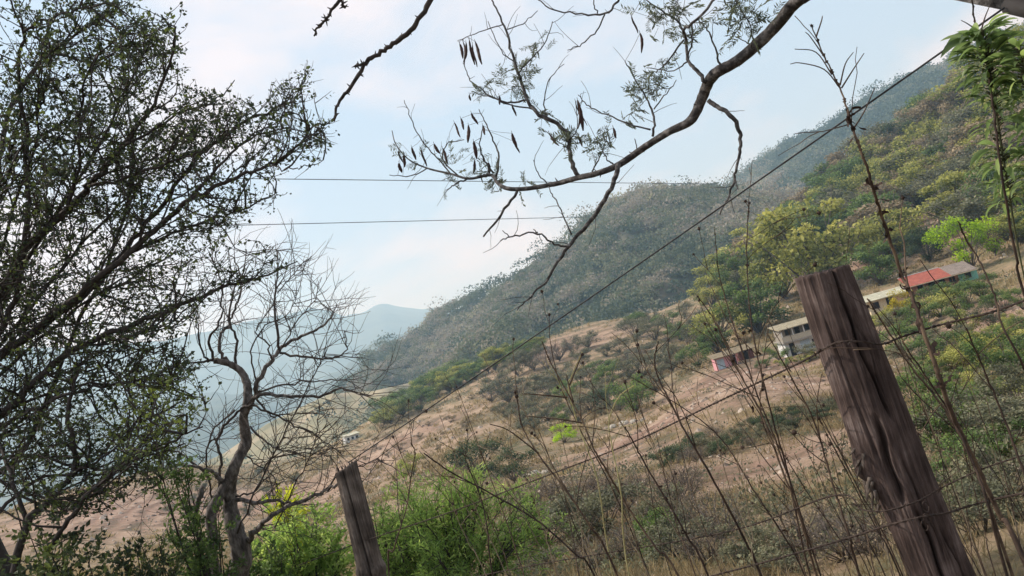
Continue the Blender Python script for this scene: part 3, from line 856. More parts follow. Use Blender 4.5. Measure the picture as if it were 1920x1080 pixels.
for k in range(5):
    bx('veranda_post', (-2.3 + k * 2.05, -1.27, 3.153), (-2.15 + k * 2.05, -1.15, 4.16), W_WHITE, t)
slab('roof', -2.7, W - 1.3, -1.7, 5.2, 4.15, 4.55, .12, R_TAN, t)
for k in range(3):
    bx('rafter', (-1.9 + 3.4 * k, -1.6, 4.02), (-1.78 + 3.4 * k, -1.3, 4.14), M_WOOD, t)
bx('foundation_step', (-1.4, -.9, -.9), (.4, -.003, .0), M_STONE, t)

# pink shed + dark shed
loc, r_, rz = at_house(1366, 688, math.radians(14))
t = thing('pink_shed', 'small shed with pink wall under a brown sheet roof', 'shed', loc, None, rz); t.scale = (.9, .9, 1.1)
bx('wall', (-1.4, 0, -.6), (1.4, 2.4, 1.35), W_PINK, t)
bx('pale_wall_panel', (-1.35, -.03, .1), (-.35, -.003, 1.2), W_BLUE, t)
door(t, .9, .0, .7, 1.25)
slab('roof', -1.8, 1.8, -.7, 2.7, 1.37, 1.62, .09, R_BROWN, t)
for x in (-1.65, 1.55): bx('roof_post', (x, -.55, -.4), (x + .1, -.45, 1.37), M_WOOD, t)
loc, r_, rz = at_house(1402, 673, math.radians(16))
t = thing('timber_shed', 'dark reddish timber lean-to just right of the pink shed', 'shed', loc, None, rz)
bx('wall', (-.9, 0, -.6), (.9, 1.8, 1.3), plain('dark_red_board', (.14, .055, .05)), t)
slab('roof', -1.2, 1.2, -.5, 2.1, 1.31, 1.75, .08, R_BROWN, t)
door(t, -.1, 0, .7, 1.2)

# red roofed long house
loc, r_, rz = at_house(1768, 540, math.radians(15))
t = thing('red_roofed_house', 'long low house with red tiled roof, salmon wall and turquoise end', 'house', loc, None, rz); t.scale = (.62,) * 3
bx('wall', (-5.2, 0, -1), (3.0, 4.4, 2.1), W_SALMON, t)
bx('turquoise_wall', (3.003, -.1, -1), (6.2, 4.3, 2.2), W_TEAL, t)
rf = slab('roof', -5.8, 1.6, -1.5, 4.9, 2.05, 3.6, .12, R_RED, t)
slab('sheet_roof', 1.63, 6.0, -1.5, 4.9, 2.12, 3.65, .1, R_GREY, t)
bx('roof_gutter', (-5.8, -1.62, 2.0), (6.0, -1.505, 2.12), W_CREAM, t)
bx('ridge_cap', (-5.8, 4.75, 3.735), (1.6, 5.05, 3.82), W_WHITE, t)
for k in range(5): bx('veranda_post', (-5.4 + 2.3 * k, -1.3, -.9), (-5.27 + 2.3 * k, -1.17, 2.03), M_WOOD, t)
door(t, -3.6, 0, .95, 1.9); door(t, .2, 0, .95, 1.9); window(t, -1.6, .9, 1.0, .85); window(t, 1.9, .9, .9, .85); window(t, 4.6, .9, .9, .85, y=-.11)
# cream house, left of it
loc, r_, rz = at_house(1664, 580, math.radians(15))
t = thing('cream_house', 'small cream walled house with pale sheet roof right of the big post', 'house', loc, None, rz); t.scale = (.8,) * 3
bx('wall', (-2.2, 0, -1), (2.6, 3.2, 1.9), W_CREAM, t)
slab('roof', -3.8, 3.6, -.9, 3.7, 1.91, 2.5, .09, R_PALE, t)
window(t, -1.3, .75, .75, .8); door(t, .6, 0, .85, 1.75)
bx('pink_wall_panel', (1.2, -.03, .1), (2.5, -.003, 1.6), plain('faded_pink', (.55, .38, .30)), t)
# white farmhouse far left
loc, r_, rz = at_house(662, 826, math.radians(14))
t = thing('white_farmhouse', 'tiny white farmhouse far off at the lower end of the field', 'house', loc, None, rz); t.scale = (.62,) * 3
bx('wall', (-3, 0, -1), (3, 4, 2.5), W_WHITE, t)
slab('roof', -3.4, 3.4, -.5, 4.5, 2.51, 3.1, .12, R_PALE, t)
for x in (-1.7, .1, 1.9): window(t, x, .9, .8, .9)

# pale stones
rg = np.random.default_rng(4)
for px, py, s in ((1003, 893, 20), (985, 897, 14), (1022, 888, 12), (1150, 802, 12), (1170, 797, 16), (1188, 792, 11), (1206, 788, 9)):
    h = hit(px, py)
    pos, r = h; s = s * r / F
    mb = MB(); n, m = 9, 7
    V = []
    for j in range(m):
        ph = math.pi * j / (m - 1)
        for i in range(n):
            th = 2 * math.pi * i / n
            k = s * .5 * rg.uniform(.75, 1.15)
            V.append([k * 1.3 * math.sin(ph) * math.cos(th), k * math.sin(ph) * math.sin(th), k * .8 * math.cos(ph)])
    Q = [[j * n + i, j * n + (i + 1) % n, (j + 1) * n + (i + 1) % n, (j + 1) * n + i] for j in range(m - 1) for i in range(n)]
    mb.add(V, Q)
    left = px < 1100
    o = mb.build('stone', M_STONE, origin=np.zeros(3)); o.location = pos + np.array([0, 0, s * .15])
    tag(o, 'pale stone beside the two dark green bushes' if left else 'pale stone at the foot of the big rounded bush mid field', 'stone',
        'stones by the dark bushes' if left else 'stones by the rounded bush')


# ------------------------------------------------------------------ branches from sight-line sketches
def smooth(pts, n=6, jit=0.0):
    """Catmull-Rom through rows of any width"""
    p = np.asarray(pts, float)
    if len(p) < 3: n = max(n, 4)
    q = np.vstack([2 * p[0] - p[1], p, 2 * p[-1] - p[-2]])
    out = []
    for i in range(1, len(q) - 2):
        for t in np.linspace(0, 1, n, endpoint=False):
            a, b, c, d = q[i - 1], q[i], q[i + 1], q[i + 2]
            out.append(.5 * (2 * b + (c - a) * t + (2 * a - 5 * b + 4 * c - d) * t * t + (3 * b - a - 3 * c + d) * t ** 3))
    out.append(p[-1]); out = np.array(out)
    if jit: out[1:-1, :3] += RNG.normal(0, jit, (len(out) - 2, 3))
    return out


def limb(pix, d0, d1, r0_, r1_, wig=0.0, n=5):
    """pixel polyline at depth d0..d1, radius in photo pixels -> 3D path + radii"""
    m = len(pix)
    rows = []
    for i, p in enumerate(pix):
        t = i / (m - 1); d = d0 + (d1 - d0) * t
        if wig: d += wig * math.sin(i * 1.7 + d0 * 3)
        w = P(p[0], p[1], d)
        rp = p[2] if len(p) > 2 else r0_ + (r1_ - r0_) * t
        rows.append([*w, rp * d / F])
    s = smooth(rows, n)
    return s[:, :3], np.maximum(s[:, 3], .0008)


def grow(rg, start, direc, length, steps, curl, up=0.0):
    pts = [start]; d = direc / (np.linalg.norm(direc) + 1e-9)
    for k in range(steps):
        d = d + rg.normal(0, curl, 3) + np.array([0, 0, up]); d /= np.linalg.norm(d)
        pts.append(pts[-1] + d * length / steps)
    return np.array(pts)


def pick(rg, pts, t):
    k = t * (len(pts) - 1); i = min(int(k), len(pts) - 2); w = k - i
    return pts[i] * (1 - w) + pts[i + 1] * w, pts[i + 1] - pts[i]


# ---------------- big leafy tree at left
def left_tree():
    rg = np.random.default_rng(31)
    base = np.array([-3.6, 5.4, 0.0]); base[2] = float(height(base[0], base[1])) - .1
    t = thing('leafy_tree', 'large dark small leaved tree filling the left side of the view', 'tree', tuple(base))
    tr = MB(); lf = MB()
    fork = P(-150, 800, 5.8)
    trunk = smooth([[*base, .17], [*(base * .6 + fork * .4 + np.array([-.05, .1, 0])), .14], [*fork, .12]], 6)
    tr.tube(trunk[:, :3], trunk[:, 3], 10, wob=.12)
    L = [
        ([(-150, 800), (-60, 640), (0, 552), (50, 465), (125, 395), (165, 350), (195, 320), (225, 280), (262, 235), (300, 170), (322, 90), (330, 50)], 5.8, 5.3, 17, 2),
        ([(-60, 700), (40, 640), (100, 590), (165, 540), (240, 475), (300, 425), (350, 380), (400, 350), (450, 330), (500, 312), (545, 285), (585, 240), (618, 228)], 5.8, 5.0, 14, 1.5),
        ([(-150, 800), (-40, 700), (0, 670), (75, 615), (175, 540), (225, 480), (290, 400), (350, 320), (420, 250), (500, 210), (545, 190), (575, 140)], 5.9, 6.3, 14, 1.5),
        ([(-150, 830), (0, 780), (55, 725), (125, 665), (225, 615), (325, 580), (415, 540), (490, 520), (558, 490)], 5.7, 5.5, 15, 1.5),
        ([(-100, 720), (-20, 660), (20, 580), (40, 500), (50, 400), (52, 300), (35, 150), (50, 60), (130, 22), (200, 5)], 5.8, 5.0, 11, 2),
        ([(-150, 830), (-60, 860), (0, 800), (60, 770), (140, 735), (230, 720), (310, 730), (375, 745)], 5.8, 5.2, 10, 1.5),
        ([(-20, 900), (40, 850), (90, 740), (140, 620), (200, 500), (235, 400), (250, 300), (240, 200), (230, 120)], 6.3, 6.6, 9, 2),
        ([(-120, 760), (-60, 600), (-20, 420), (0, 300), (20, 200), (80, 110), (150, 60), (215, 20)], 6.0, 6.8, 13, 2),
        ([(125, 395), (150, 300), (150, 200), (170, 120), (235, 60)], 5.6, 5.1, 6, 1.5),
        ([(240, 475), (320, 440), (400, 410), (455, 392), (520, 360)], 5.6, 5.9, 6, 1.2),
        ([(350, 380), (420, 300), (470, 260), (540, 240), (610, 262)], 5.3, 5.6, 5, 1.2),
        ([(225, 280), (290, 240), (330, 215), (400, 195), (440, 150)], 5.4, 5.8, 5, 1.2),
        ([(165, 350), (250, 330), (330, 300), (400, 270), (440, 205)], 5.6, 5.0, 6, 1.2),
        ([(500, 312), (540, 318), (580, 312), (606, 300)], 5.1, 4.9, 2.5, 1),
        ([(85, 1035), (130, 975), (175, 920), (250, 860), (320, 830), (380, 800)], 5.0, 4.7, 9, 2),
        ([(20, 1120), (50, 985), (100, 930), (140, 885), (140, 840), (130, 760), (150, 690)], 5.2, 5.4, 14, 4),
        ([(50, 985), (20, 900), (0, 840), (-30, 760)], 5.2, 5.6, 8, 3),
        ([(0, 960), (70, 900), (150, 880), (240, 810), (330, 760)], 5.6, 5.3, 6, 1.5),
        ([(140, 885), (190, 860), (250, 800), (300, 700)], 5.3, 5.6, 5, 1.5),
        ([(75, 615), (140, 640), (220, 640), (300, 610), (370, 600)], 5.8, 5.1, 5, 1.2),
        ([(55, 725), (100, 700), (180, 690), (260, 660), (330, 650)], 5.7, 6.1, 5, 1.2),
    ]
    for tx, ty, mx_, my_, dd in ((110, 60, 60, 300, 5.2), (300, 60, 190, 260, 5.8), (280, 130, 150, 330, 6.9), (30, 250, -20, 450, 5.4), (340, 260, 190, 420, 6.8),
                                (330, 470, 170, 560, 6.8), (60, 420, -20, 600, 5.0), (330, 700, 150, 720, 6.6), (120, 820, 0, 880, 6.4), (350, 830, 190, 880, 5.6), (240, 900, 90, 960, 5.0)):
        L.append(([(-120, 830 + (my_ - 500) * .25), (mx_ * .4 - 60, (my_ + 830) / 2), (mx_, my_), ((mx_ + tx) / 2 - 12, (my_ + ty) / 2 + 12), (tx, ty)], 5.9, dd, 7, 1.2))
    env = [(-400, -200), (215, -200), (225, 5), (335, 36), (340, 108), (372, 125), (352, 160), (385, 168), (412, 160), (425, 185), (447, 150), (456, 195), (520, 150), (585, 128), (592, 215), (625, 225), (612, 312), (560, 330), (528, 368), (470, 392), (465, 425), (440, 440), (560, 480), (555, 505), (470, 540), (400, 565), (345, 620), (360, 660), (388, 690), (385, 800), (330, 850), (300, 920), (-400, 1200)]
    limbs = []
    for pix, d0, d1, ra, rb in L:
        p, r = limb(pix, d0, d1, ra * .58, rb * .7, .06); p[1:-1] += rg.normal(0, .008, (len(p) - 2, 3)); limbs.append((p, r)); tr.tube(p, r, 7, wob=.1)
    lowest = limbs[15]
    twigs = []
    for p, r in limbs:
        ln = np.linalg.norm(np.diff(p, axis=0), axis=1).sum()
        for k in range(int(ln * 10.5)):
            tt = rg.uniform(.12, 1); s, d = pick(rg, p, tt)
            d = d / np.linalg.norm(d)
            dirn = d * .7 + rg.normal(0, .55, 3) + np.array([.12, 0, .15])
            b = grow(rg, s, dirn, rg.uniform(.35, .95) * (1.1 - .4 * tt), 6, .2, .02)
            x, y = to_px(b[-1:]); 
            if not inpoly(x[0], y[0], env): b = s + (b - s) * .45
            x, y = to_px(b[-1:])
            if not inpoly(x[0], y[0], env): continue
            tr.tube(b, np.linspace(.0075, .002, 7) * rg.uniform(.5, 1.2), 4)
            twigs.append(b)
            for q in range(5):
                s2, d2 = pick(rg, b, rg.uniform(.2, 1)); d2 = d2 / np.linalg.norm(d2)
                tw = grow(rg, s2, d2 * .6 + rg.normal(0, .6, 3), rg.uniform(.14, .38), 4, .22, .03)
                x, y = to_px(tw[-1:])
                if not inpoly(x[0], y[0], env): tw = s2 + (tw - s2) * .5
                tr.tube(tw, np.linspace(.0035, .0012, 5), 3); twigs.append(tw)
        twigs.append(p[int(len(p) * .55):])
    # leaves in small tufts along the twigs
    cs = []; ds = []; vs = []
    for tw in twigs:
        ln = np.linalg.norm(np.diff(tw, axis=0), axis=1).sum()
        for k in range(int(1.7 + ln * 10.5)):
            s, d = pick(rg, tw, rg.random())
            m = rg.integers(2, 4)
            tv = rg.normal(.42, .2)
            for q in range(m):
                cs.append(s + rg.normal(0, .012, 3)); ds.append(d / np.linalg.norm(d) * .5 + rg.normal(0, .8, 3)); vs.append(tv)
    cs = np.array(cs); ds = np.array(ds); vs = np.array(vs)
    x, y = to_px(cs)
    kp = rg.random(len(cs)) < np.clip(1.1 - (x - 300) / 420, .5, 1) * np.where(y > 480, .78, 1)     # the outer sprays are airier
    cs, ds, vs, x, y = cs[kp], ds[kp], vs[kp], x[kp], y[kp]
    # lower tufts get a lighter, greener leaf colour
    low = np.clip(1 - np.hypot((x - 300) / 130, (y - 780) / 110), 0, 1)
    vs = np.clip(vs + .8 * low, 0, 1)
    Ls = rg.uniform(.014, .032, len(cs)) * (1 + .3 * rg.random(len(cs)))
    print('left tree leaves', len(cs))
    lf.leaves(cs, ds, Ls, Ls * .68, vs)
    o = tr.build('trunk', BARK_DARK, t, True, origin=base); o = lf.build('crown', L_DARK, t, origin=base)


left_tree()


# ---------------- bare twisted tree
def dead_tree():
    rg = np.random.default_rng(77)
    D = 7.0
    b0 = P(450, 1085, D)
    gz = float(height(b0[0], b0[1]))
    base = np.array([b0[0] + .05, b0[1], gz - .1])
    t = thing('bare_tree', 'leafless twisted grey tree with many tangled twigs left of the small post', 'tree', tuple(base))
    tr = MB(); tw = MB()
    main = [(445, 1085, 25), (452, 1040, 23), (441, 995, 20), (432, 955, 17), (430, 915, 15), (438, 880, 13), (452, 850, 12), (462, 825, 13), (456, 785, 10), (464, 755, 11), (463, 720, 9), (452, 697, 8), (430, 682, 7), (402, 676, 7)]
    p, r = limb(main, D, D, 0, 0, .04, 6)
    p = np.vstack([base, p]); r = np.concatenate([[.15], r])
    r = r * .82
    tr.tube(p, r, 12, wob=.22)
    tr.tube(smooth([[*base + np.array([-.28, .05, 0]), .06], [*P(402, 1060, 6.9), .055], [*P(400, 1020, 6.9), .05], [*P(396, 965, 6.9), .045], [*P(412, 930, 6.95), .04], [*P(435, 890, 7), .03]], 5)[:, :3], .047, 8, wob=.2)
    B = [
        ([(402, 1030), (385, 1012), (367, 997), (355, 990), (341, 988)], 6.9, 6.7, 8, 5), ([(367, 997), (368, 970), (372, 940), (382, 912)], 6.8, 6.75, 6, 6),
        ([(465, 1020), (480, 995), (505, 970), (550, 945), (600, 925), (636, 905)], 6.95, 6.4, 8, 3), ([(440, 935), (480, 943), (515, 938), (545, 942)], 7, 6.9, 6, 3),
        ([(600, 925), (640, 890), (690, 868), (720, 862)], 6.5, 6.2, 2.4, 1),
        ([(480, 745), (483, 712), (510, 675), (530, 650), (565, 630), (600, 615), (625, 590), (612, 578)], 7, 7.3, 7, 1.2),
        ([(470, 765), (482, 742), (530, 742), (600, 743), (640, 728), (680, 742), (700, 738)], 7, 6.6, 6, 1),
        ([(525, 660), (515, 590), (518, 545), (520, 470)], 7.1, 7.3, 4, 1), ([(520, 550), (545, 520), (570, 490), (585, 480)], 7.2, 7.4, 1.6, .8),
        ([(525, 662), (575, 670), (620, 672), (650, 655), (645, 620)], 7.1, 6.8, 3.5, 1),
        ([(430, 682), (412, 660), (415, 625), (430, 610), (440, 580), (452, 540), (445, 500), (425, 462)], 7, 7.2, 5, 1),
        ([(402, 676), (390, 640), (410, 610), (418, 570), (412, 520), (395, 480)], 7, 6.8, 4, 1), ([(402, 676), (380, 665), (370, 620), (362, 585)], 7, 6.9, 3.5, 1),
        ([(402, 676), (375, 678), (355, 680), (335, 690)], 7, 6.9, 4, 1.2), ([(440, 690), (445, 640), (430, 600), (438, 550), (458, 505), (462, 470)], 7, 7.3, 4, 1),
        ([(425, 920), (405, 890), (380, 878), (340, 872), (310, 880), (262, 885)], 7, 6.6, 6, 1.5), ([(395, 900), (355, 860), (320, 845), (280, 840)], 7, 7.3, 3.5, 1.2),
        ([(412, 930), (415, 870), (408, 830), (420, 800), (450, 770), (475, 755)], 7.0, 6.9, 4, 3), ([(400, 940), (385, 870), (395, 820), (405, 800), (440, 768)], 6.9, 6.9, 2.5, 2),
        ([(470, 800), (500, 830), (530, 845), (560, 850)], 7, 6.7, 3, 1), ([(470, 760), (520, 780), (560, 800), (600, 820), (640, 850)], 7, 6.7, 3, 1),
        ([(478, 745), (510, 780), (540, 775), (590, 776)], 7, 7.3, 3, 1), ([(480, 735), (540, 720), (600, 715), (650, 712)], 7, 7.2, 3, 1),
        ([(510, 675), (500, 640), (480, 620), (500, 590)], 7, 6.9, 2.4, 1), ([(440, 930), (480, 920), (500, 870), (520, 855), (600, 850), (625, 862)], 7, 6.7, 2.6, 1),
        ([(445, 1000), (490, 900), (540, 800), (590, 700), (610, 660)], 6.8, 6.5, 2.6, 1.2), ([(515, 990), (560, 900), (590, 830), (600, 760)], 6.7, 6.4, 2, 1),
        ([(455, 850), (480, 870), (510, 890), (520, 920)], 7, 7.1, 2.2, 1), ([(530, 650), (560, 600), (590, 560), (603, 520)], 7.1, 7.4, 2, .8), ([(480, 712), (470, 660), (500, 610), (540, 590), (560, 545)], 7, 7.2, 2.4, .8),
    ]
    src = []
    for pix, d0, d1, ra, rb in B:
        q, rr_ = limb(pix, d0, d1, ra * .72, rb * .8, .05); q[1:-1] += rg.normal(0, .007, (len(q) - 2, 3))
        (tr if ra > 4.5 else tw).tube(q, rr_, 7 if ra > 4 else 5, wob=.1); src.append(q)
    for q in src:
        ln = np.linalg.norm(np.diff(q, axis=0), axis=1).sum()
        for k in range(int(ln * 16)):
            s, d = pick(rg, q, rg.uniform(.15, 1)); d = d / np.linalg.norm(d)
            b = grow(rg, s, d * .55 + rg.normal(0, .6, 3) + np.array([.15, 0, .05]), rg.uniform(.15, .7), 7, .13, .0)
            tw.tube(b, np.linspace(.0036, .0013, 8), 4)
            for m in range(2):
                s2, d2 = pick(rg, b, rg.uniform(.3, .9)); d2 = d2 / np.linalg.norm(d2)
                c = grow(rg, s2, d2 * .7 + rg.normal(0, .5, 3), rg.uniform(.08, .3), 4, .15, .0)
                tw.tube(c, np.linspace(.0025, .0012, 5), 3)
    tr.build('trunk', BARK_DEAD, t, True, origin=base); tw.build('twigs', BARK_TWIG, t, True, origin=base)


dead_tree()


# ---------------- branch with pods reaching in from the top right
def pinnate(mb, rg, s, d, L, n=9, w=.2):
    d = d / np.linalg.norm(d); pts = grow(rg, s, d, L, 5, .07, -.04)
    side = np.cross(d, rg.normal(size=3)); side /= np.linalg.norm(side)
    cs = []; ds = []
    for k in range(n):
        q, dd = pick(rg, pts, (k + .5) / n); dd = dd / np.linalg.norm(dd)
        for sg in (-1, 1): cs.append(q); ds.append(dd * .8 + side * sg + rg.normal(0, .15, 3))
    cs = np.array(cs); ds = np.array(ds)
    mb.leaves(cs, ds, L * rg.uniform(.24, .38, len(cs)), L * .085, np.clip(rg.normal(.45, .2, len(cs)), 0, 1))
    mb.tube(pts, .0009, 3, var=.3)


def pod_mesh(rg, L, w):
    mb = MB(); n = 9; pts = []; 
    x = np.linspace(0, 1, n)
    bend = rg.normal(0, .16)
    prof = np.sin(np.clip(x * 1.0, .02, .98) * math.pi) ** .45
    pts = np.stack([bend * L * (x ** 2), .03 * L * np.sin(x * 6), -x * L], 1)
    sides = 6
    V = []
    for i in range(n):
        for j in range(sides):
            th = 2 * math.pi * j / sides
            V.append(pts[i] + np.array([w * .5 * prof[i] * (1 + .1 * math.sin(i * 2.6)) * math.cos(th), w * .16 * prof[i] * math.sin(th), 0]))
    Q = [[i * sides + j, i * sides + (j + 1) % sides, (i + 1) * sides + (j + 1) % sides, (i + 1) * sides + j] for i in range(n - 1) for j in range(sides)]
    mb.add(V, Q)
    mb.tube([np.array([0, 0, .012]), np.array([0, 0, -.004])], .0011, 4)
    return mb


def overhang():
    rg = np.random.default_rng(15)
    t = thing('overhanging_branch', 'crooked grey branch with feathery leaves and brown pods across the top sky', 'branch', tuple(P(1490, 5, 2.7)))
    o3 = np.array(t.location)
    br = MB(); tw = MB(); lf = MB()
    main = [(1760, -140, 17), (1620, -75, 15), (1520, -15, 13), (1488, 8, 12), (1442, 62, 11.5), (1384, 113, 10.5), (1345, 135, 10.5), (1327, 157, 10.5), (1312, 195, 9.5), (1294, 227, 8.5), (1255, 247, 7), (1210, 275, 6.5), (1162, 308, 6.2), (1120, 325, 5.5), (1085, 333, 5.2), (1040, 345, 4.6), (985, 354, 4.2), (950, 353, 3.8), (932, 342, 3.3), (920, 328, 3), (880, 335, 2.4), (845, 326, 2), (800, 315, 1.6), (765, 298, 1.2), (742, 270, 1), (735, 245, .8)]
    p, r = limb(main, 2.5, 3.9, 0, 0, .02, 6); br.tube(p, r, 12, wob=.12)
    B = [
        ([(1085, 331, 4.5), (1070, 300, 4.2), (1066, 262, 4), (1050, 237, 4), (1012, 216, 3.8), (990, 190, 3.4), (976, 152, 3), (962, 110, 2.6), (950, 60, 2), (930, 15, 1.6), (915, -15, 1.3)], 3.3, 3.5),
        ([(1160, 308, 5.2), (1150, 345, 4.5), (1122, 393, 4.3), (1085, 440, 3.6), (1052, 480, 3), (1022, 528, 2.2), (988, 562, 1.5), (970, 582, 1)], 3.15, 3.0),
        ([(970, 358, 2.8), (940, 402, 2.4), (906, 444, 1.6)], 3.5, 3.4),
        ([(1328, 188, 4.6), (1350, 202, 4.2), (1374, 221, 4), (1386, 248, 3.6), (1388, 280, 3), (1380, 320, 2.4), (1374, 345, 2.2), (1364, 372, 1.8), (1350, 402, 1.2)], 2.8, 2.75),
        ([(1378, 332, 1.8), (1384, 355, 1)], 2.75, 2.7),
        ([(1325, 155, 4), (1302, 128, 3.4), (1290, 110, 3), (1285, 72, 2.5), (1270, 40, 2), (1240, 20, 1.6), (1205, -5, 1)], 2.8, 3.0),
        ([(1288, 80, 3), (1283, 55, 2.8), (1300, 42, 2.8), (1345, -5, 2.4)], 2.85, 2.6), ([(1297, 44, 2), (1298, 75, 1.8), (1290, 105, 1.6)], 2.85, 2.85),
        ([(1282, 75, 2), (1255, 112, 1.6), (1230, 137, 1)], 2.85, 2.9), ([(1290, 115, 1.6), (1262, 133, 1.2), (1212, 127, .8)], 2.85, 3),
        ([(1352, 122, 2.2), (1340, 90, 1.8), (1330, 62, 1.4), (1314, 42, 1)], 2.7, 2.7),
        ([(1224, 256, 2.6), (1226, 220, 2.2), (1212, 185, 1.6), (1192, 150, 1.2), (1172, 115, .9)], 3.1, 3.2), ([(1220, 243, 1.8), (1180, 232, 1.5), (1130, 212, 1.3), (1100, 196, 1.1), (1084, 178, .8)], 3.1, 3.3),
        ([(1226, 205, 1.4), (1250, 175, 1.1), (1268, 150, .8)], 3.1, 3.1),
        ([(1175, -20, 2.4), (1158, 2, 2.2), (1135, 25, 2), (1080, 25, 1.6), (1030, 15, 1.3), (1005, -4, 1)], 3.2, 3.5), ([(1134, 27, 1.6), (1118, 58, 1.4), (1092, 82, 1.1), (1064, 94, .8)], 3.25, 3.3),
        ([(1120, 25, 1.3), (1113, 8, 1.1), (1115, -10, .9)], 3.2, 3.2),
        ([(930, 335, 2.2), (936, 300, 2), (928, 270, 1.6), (915, 240, 1.2), (898, 205, .8)], 3.7, 3.8), ([(925, 325, 2), (905, 295, 1.6), (900, 265, 1.2), (905, 235, .8)], 3.7, 3.6),
        ([(845, 326, 1.5), (815, 290, 1.3), (790, 262, 1.1), (770, 222, .9), (758, 188, .7)], 3.75, 3.8), ([(860, 330, 1.4), (830, 300, 1.2), (838, 270, 1), (870, 262, .8)], 3.75, 3.6),
        ([(880, 335, 1.8), (855, 345, 1.4), (838, 356, .9)], 3.7, 3.6), ([(800, 316, 1.2), (770, 330, 1), (730, 328, .7)], 3.8, 3.8),
        ([(988, 187, 2), (950, 192, 1.8), (905, 170, 1.4), (880, 145, 1), (868, 118, .7)], 3.4, 3.6), ([(1000, 205, 1.6), (955, 195, 1.4), (920, 182, 1.1), (890, 172, .8)], 3.4, 3.5),
        ([(972, 138, 1.6), (995, 110, 1.3), (1020, 85, 1.1), (1036, 40, .8)], 3.45, 3.4), ([(963, 115, 1.2), (940, 95, 1), (915, 40, .7)], 3.45, 3.5), ([(945, 45, 1.1), (900, 60, .9), (858, 76, .6)], 3.5, 3.6),
        ([(952, 55, 1.1), (980, 45, .9), (1008, 20, .7)], 3.5, 3.4), ([(1025, 222, 1.5), (1020, 190, 1.2), (1030, 150, .9), (1058, 120, .6)], 3.4, 3.4),
        ([(1072, 440, 1.6), (1052, 395, 1.3), (1036, 365, 1.1), (1028, 350, .8)], 3.1, 3.2), ([(1066, 462, 2), (1040, 458, 1.8), (1008, 437, 1.7), (965, 443, 1.5), (938, 452, 1.1)], 3.05, 3.0), ([(1008, 437, 1.2), (1000, 430, .8)], 3, 3), ([(955, 445, 1.1), (942, 432, .7)], 3, 3),
        ([(1110, 322, 1.6), (1122, 300, 1.3), (1132, 275, 1), (1140, 245, .7)], 3.25, 3.3), ([(1150, 308, 1.6), (1138, 300, 1.2), (1130, 280, .9)], 3.2, 3.2),
        ([(1025, 343, 1.3), (1008, 325, 1), (1000, 300, .7)], 3.4, 3.4), ([(1195, 280, 1.2), (1190, 260, .8)], 3.1, 3.1), ([(1410, 90, 1.6), (1408, 50, 1.2), (1390, 20, .9), (1380, -5, .8)], 2.65, 2.6), ([(1405, 82, 1.2), (1385, 70, .8)], 2.6, 2.6),
        ([(1068, 262, 1.2), (1082, 240, .9), (1080, 190, .7)], 3.3, 3.3), ([(1070, 285, 1.1), (1048, 268, .9), (1022, 245, .7)], 3.35, 3.35),
    ]
    # the rest of the tree, standing to the right of the view
    tb = np.array([3.5, 1.5, float(height(3.5, 1.5)) - .1]); j0 = p[0]
    tk = smooth([[*tb, .16], [3.42, 1.55, 1.3, .12], [3.25, 1.7, 2.6, .10], [*(j0 * .35 + np.array([3.05, 1.8, 3.3]) * .65), .07], [*j0, .026]], 8)
    br.tube(tk[:, :3], tk[:, 3], 12, wob=.15)
    h0_, h1_ = P(872, -104, 2.7), P(672, -76, 2.7)
    ov = smooth([[3.25, 1.7, 2.6, .07], [2.6, 1.9, 3.7, .055], [1.2, 2.1, 4.2, .04], [*h0_, .02], [*(h0_ * .5 + h1_ * .5 + np.array([0, 0, .06])), .014], [*h1_, .010], [*(h1_ + np.array([-.5, .1, .15])), .004]], 8)
    br.tube(ov[:, :3], ov[:, 3], 9, wob=.15)
    srcs = []
    for pix, d0, d1 in B:
        q, rr_ = limb(pix, d0, d1, 0, 0, .015); q[1:-1] += rg.normal(0, .0022, (len(q) - 2, 3))
        big = pix[0][2] > 3.3
        (br if big else tw).tube(q, rr_, 8 if big else 5, wob=.15); srcs.append((q, pix[0][2]))
    for q, rad in srcs:     # short thorny spurs and fine side twigs
        ln = np.linalg.norm(np.diff(q, axis=0), axis=1).sum()
        for k in range(int(ln * 12)):
            s, d = pick(rg, q, rg.uniform(.15, 1)); d = d / np.linalg.norm(d)
            b = grow(rg, s, d * .6 + rg.normal(0, .6, 3), rg.uniform(.02, .16), 4, .15)
            tw.tube(b, np.linspace(.0016, .0008, 5), 3)
    for k in range(40):   # knots on the main branch
        s, d = pick(rg, p, rg.uniform(.1, .8)); 
        b = grow(rg, s, rg.normal(0, 1, 3), rg.uniform(.012, .03), 2, .1); br.tube(b, [.004, .003, .0015], 5)
    # leaf sprays: (px, py, depth, spread px, count)
    for px, py, dd, sp, n in ((985, 135, 3.45, 34, 24), (960, 165, 3.45, 30, 12), (925, 320, 3.7, 34, 22), (855, 318, 3.72, 40, 16), (1218, 160, 3.15, 34, 28), (1195, 190, 3.2, 25, 10), (1130, 270, 3.27, 28, 20), (1065, 265, 3.35, 26, 14), (1250, 25, 2.9, 55, 34), (1290, 60, 2.85, 30, 12), (1395, 38, 2.62, 42, 34), (1375, 10, 2.6, 30, 14), (1020, 215, 3.4, 26, 10), (985, 345, 3.5, 22, 8), (1080, 260, 3.3, 22, 8), (905, 165, 3.5, 25, 8), (1175, 225, 3.2, 20, 8), (780, 300, 3.8, 30, 6), (1230, 125, 2.95, 22, 6), (1010, 85, 3.45, 25, 8)):
        cen = P(px, py, dd)
        for k in range(int(n * .95)):
            s = cen + rg.normal(0, sp * .45 * dd / F, 3)
            pinnate(lf, rg, s, rg.normal(0, 1, 3) + np.array([-.1, 0, .25]), rg.uniform(.04, .085), 7)
            tw.tube(np.array([s, s + (cen - s) * .6 + rg.normal(0, .01, 3)]), .0008, 3)
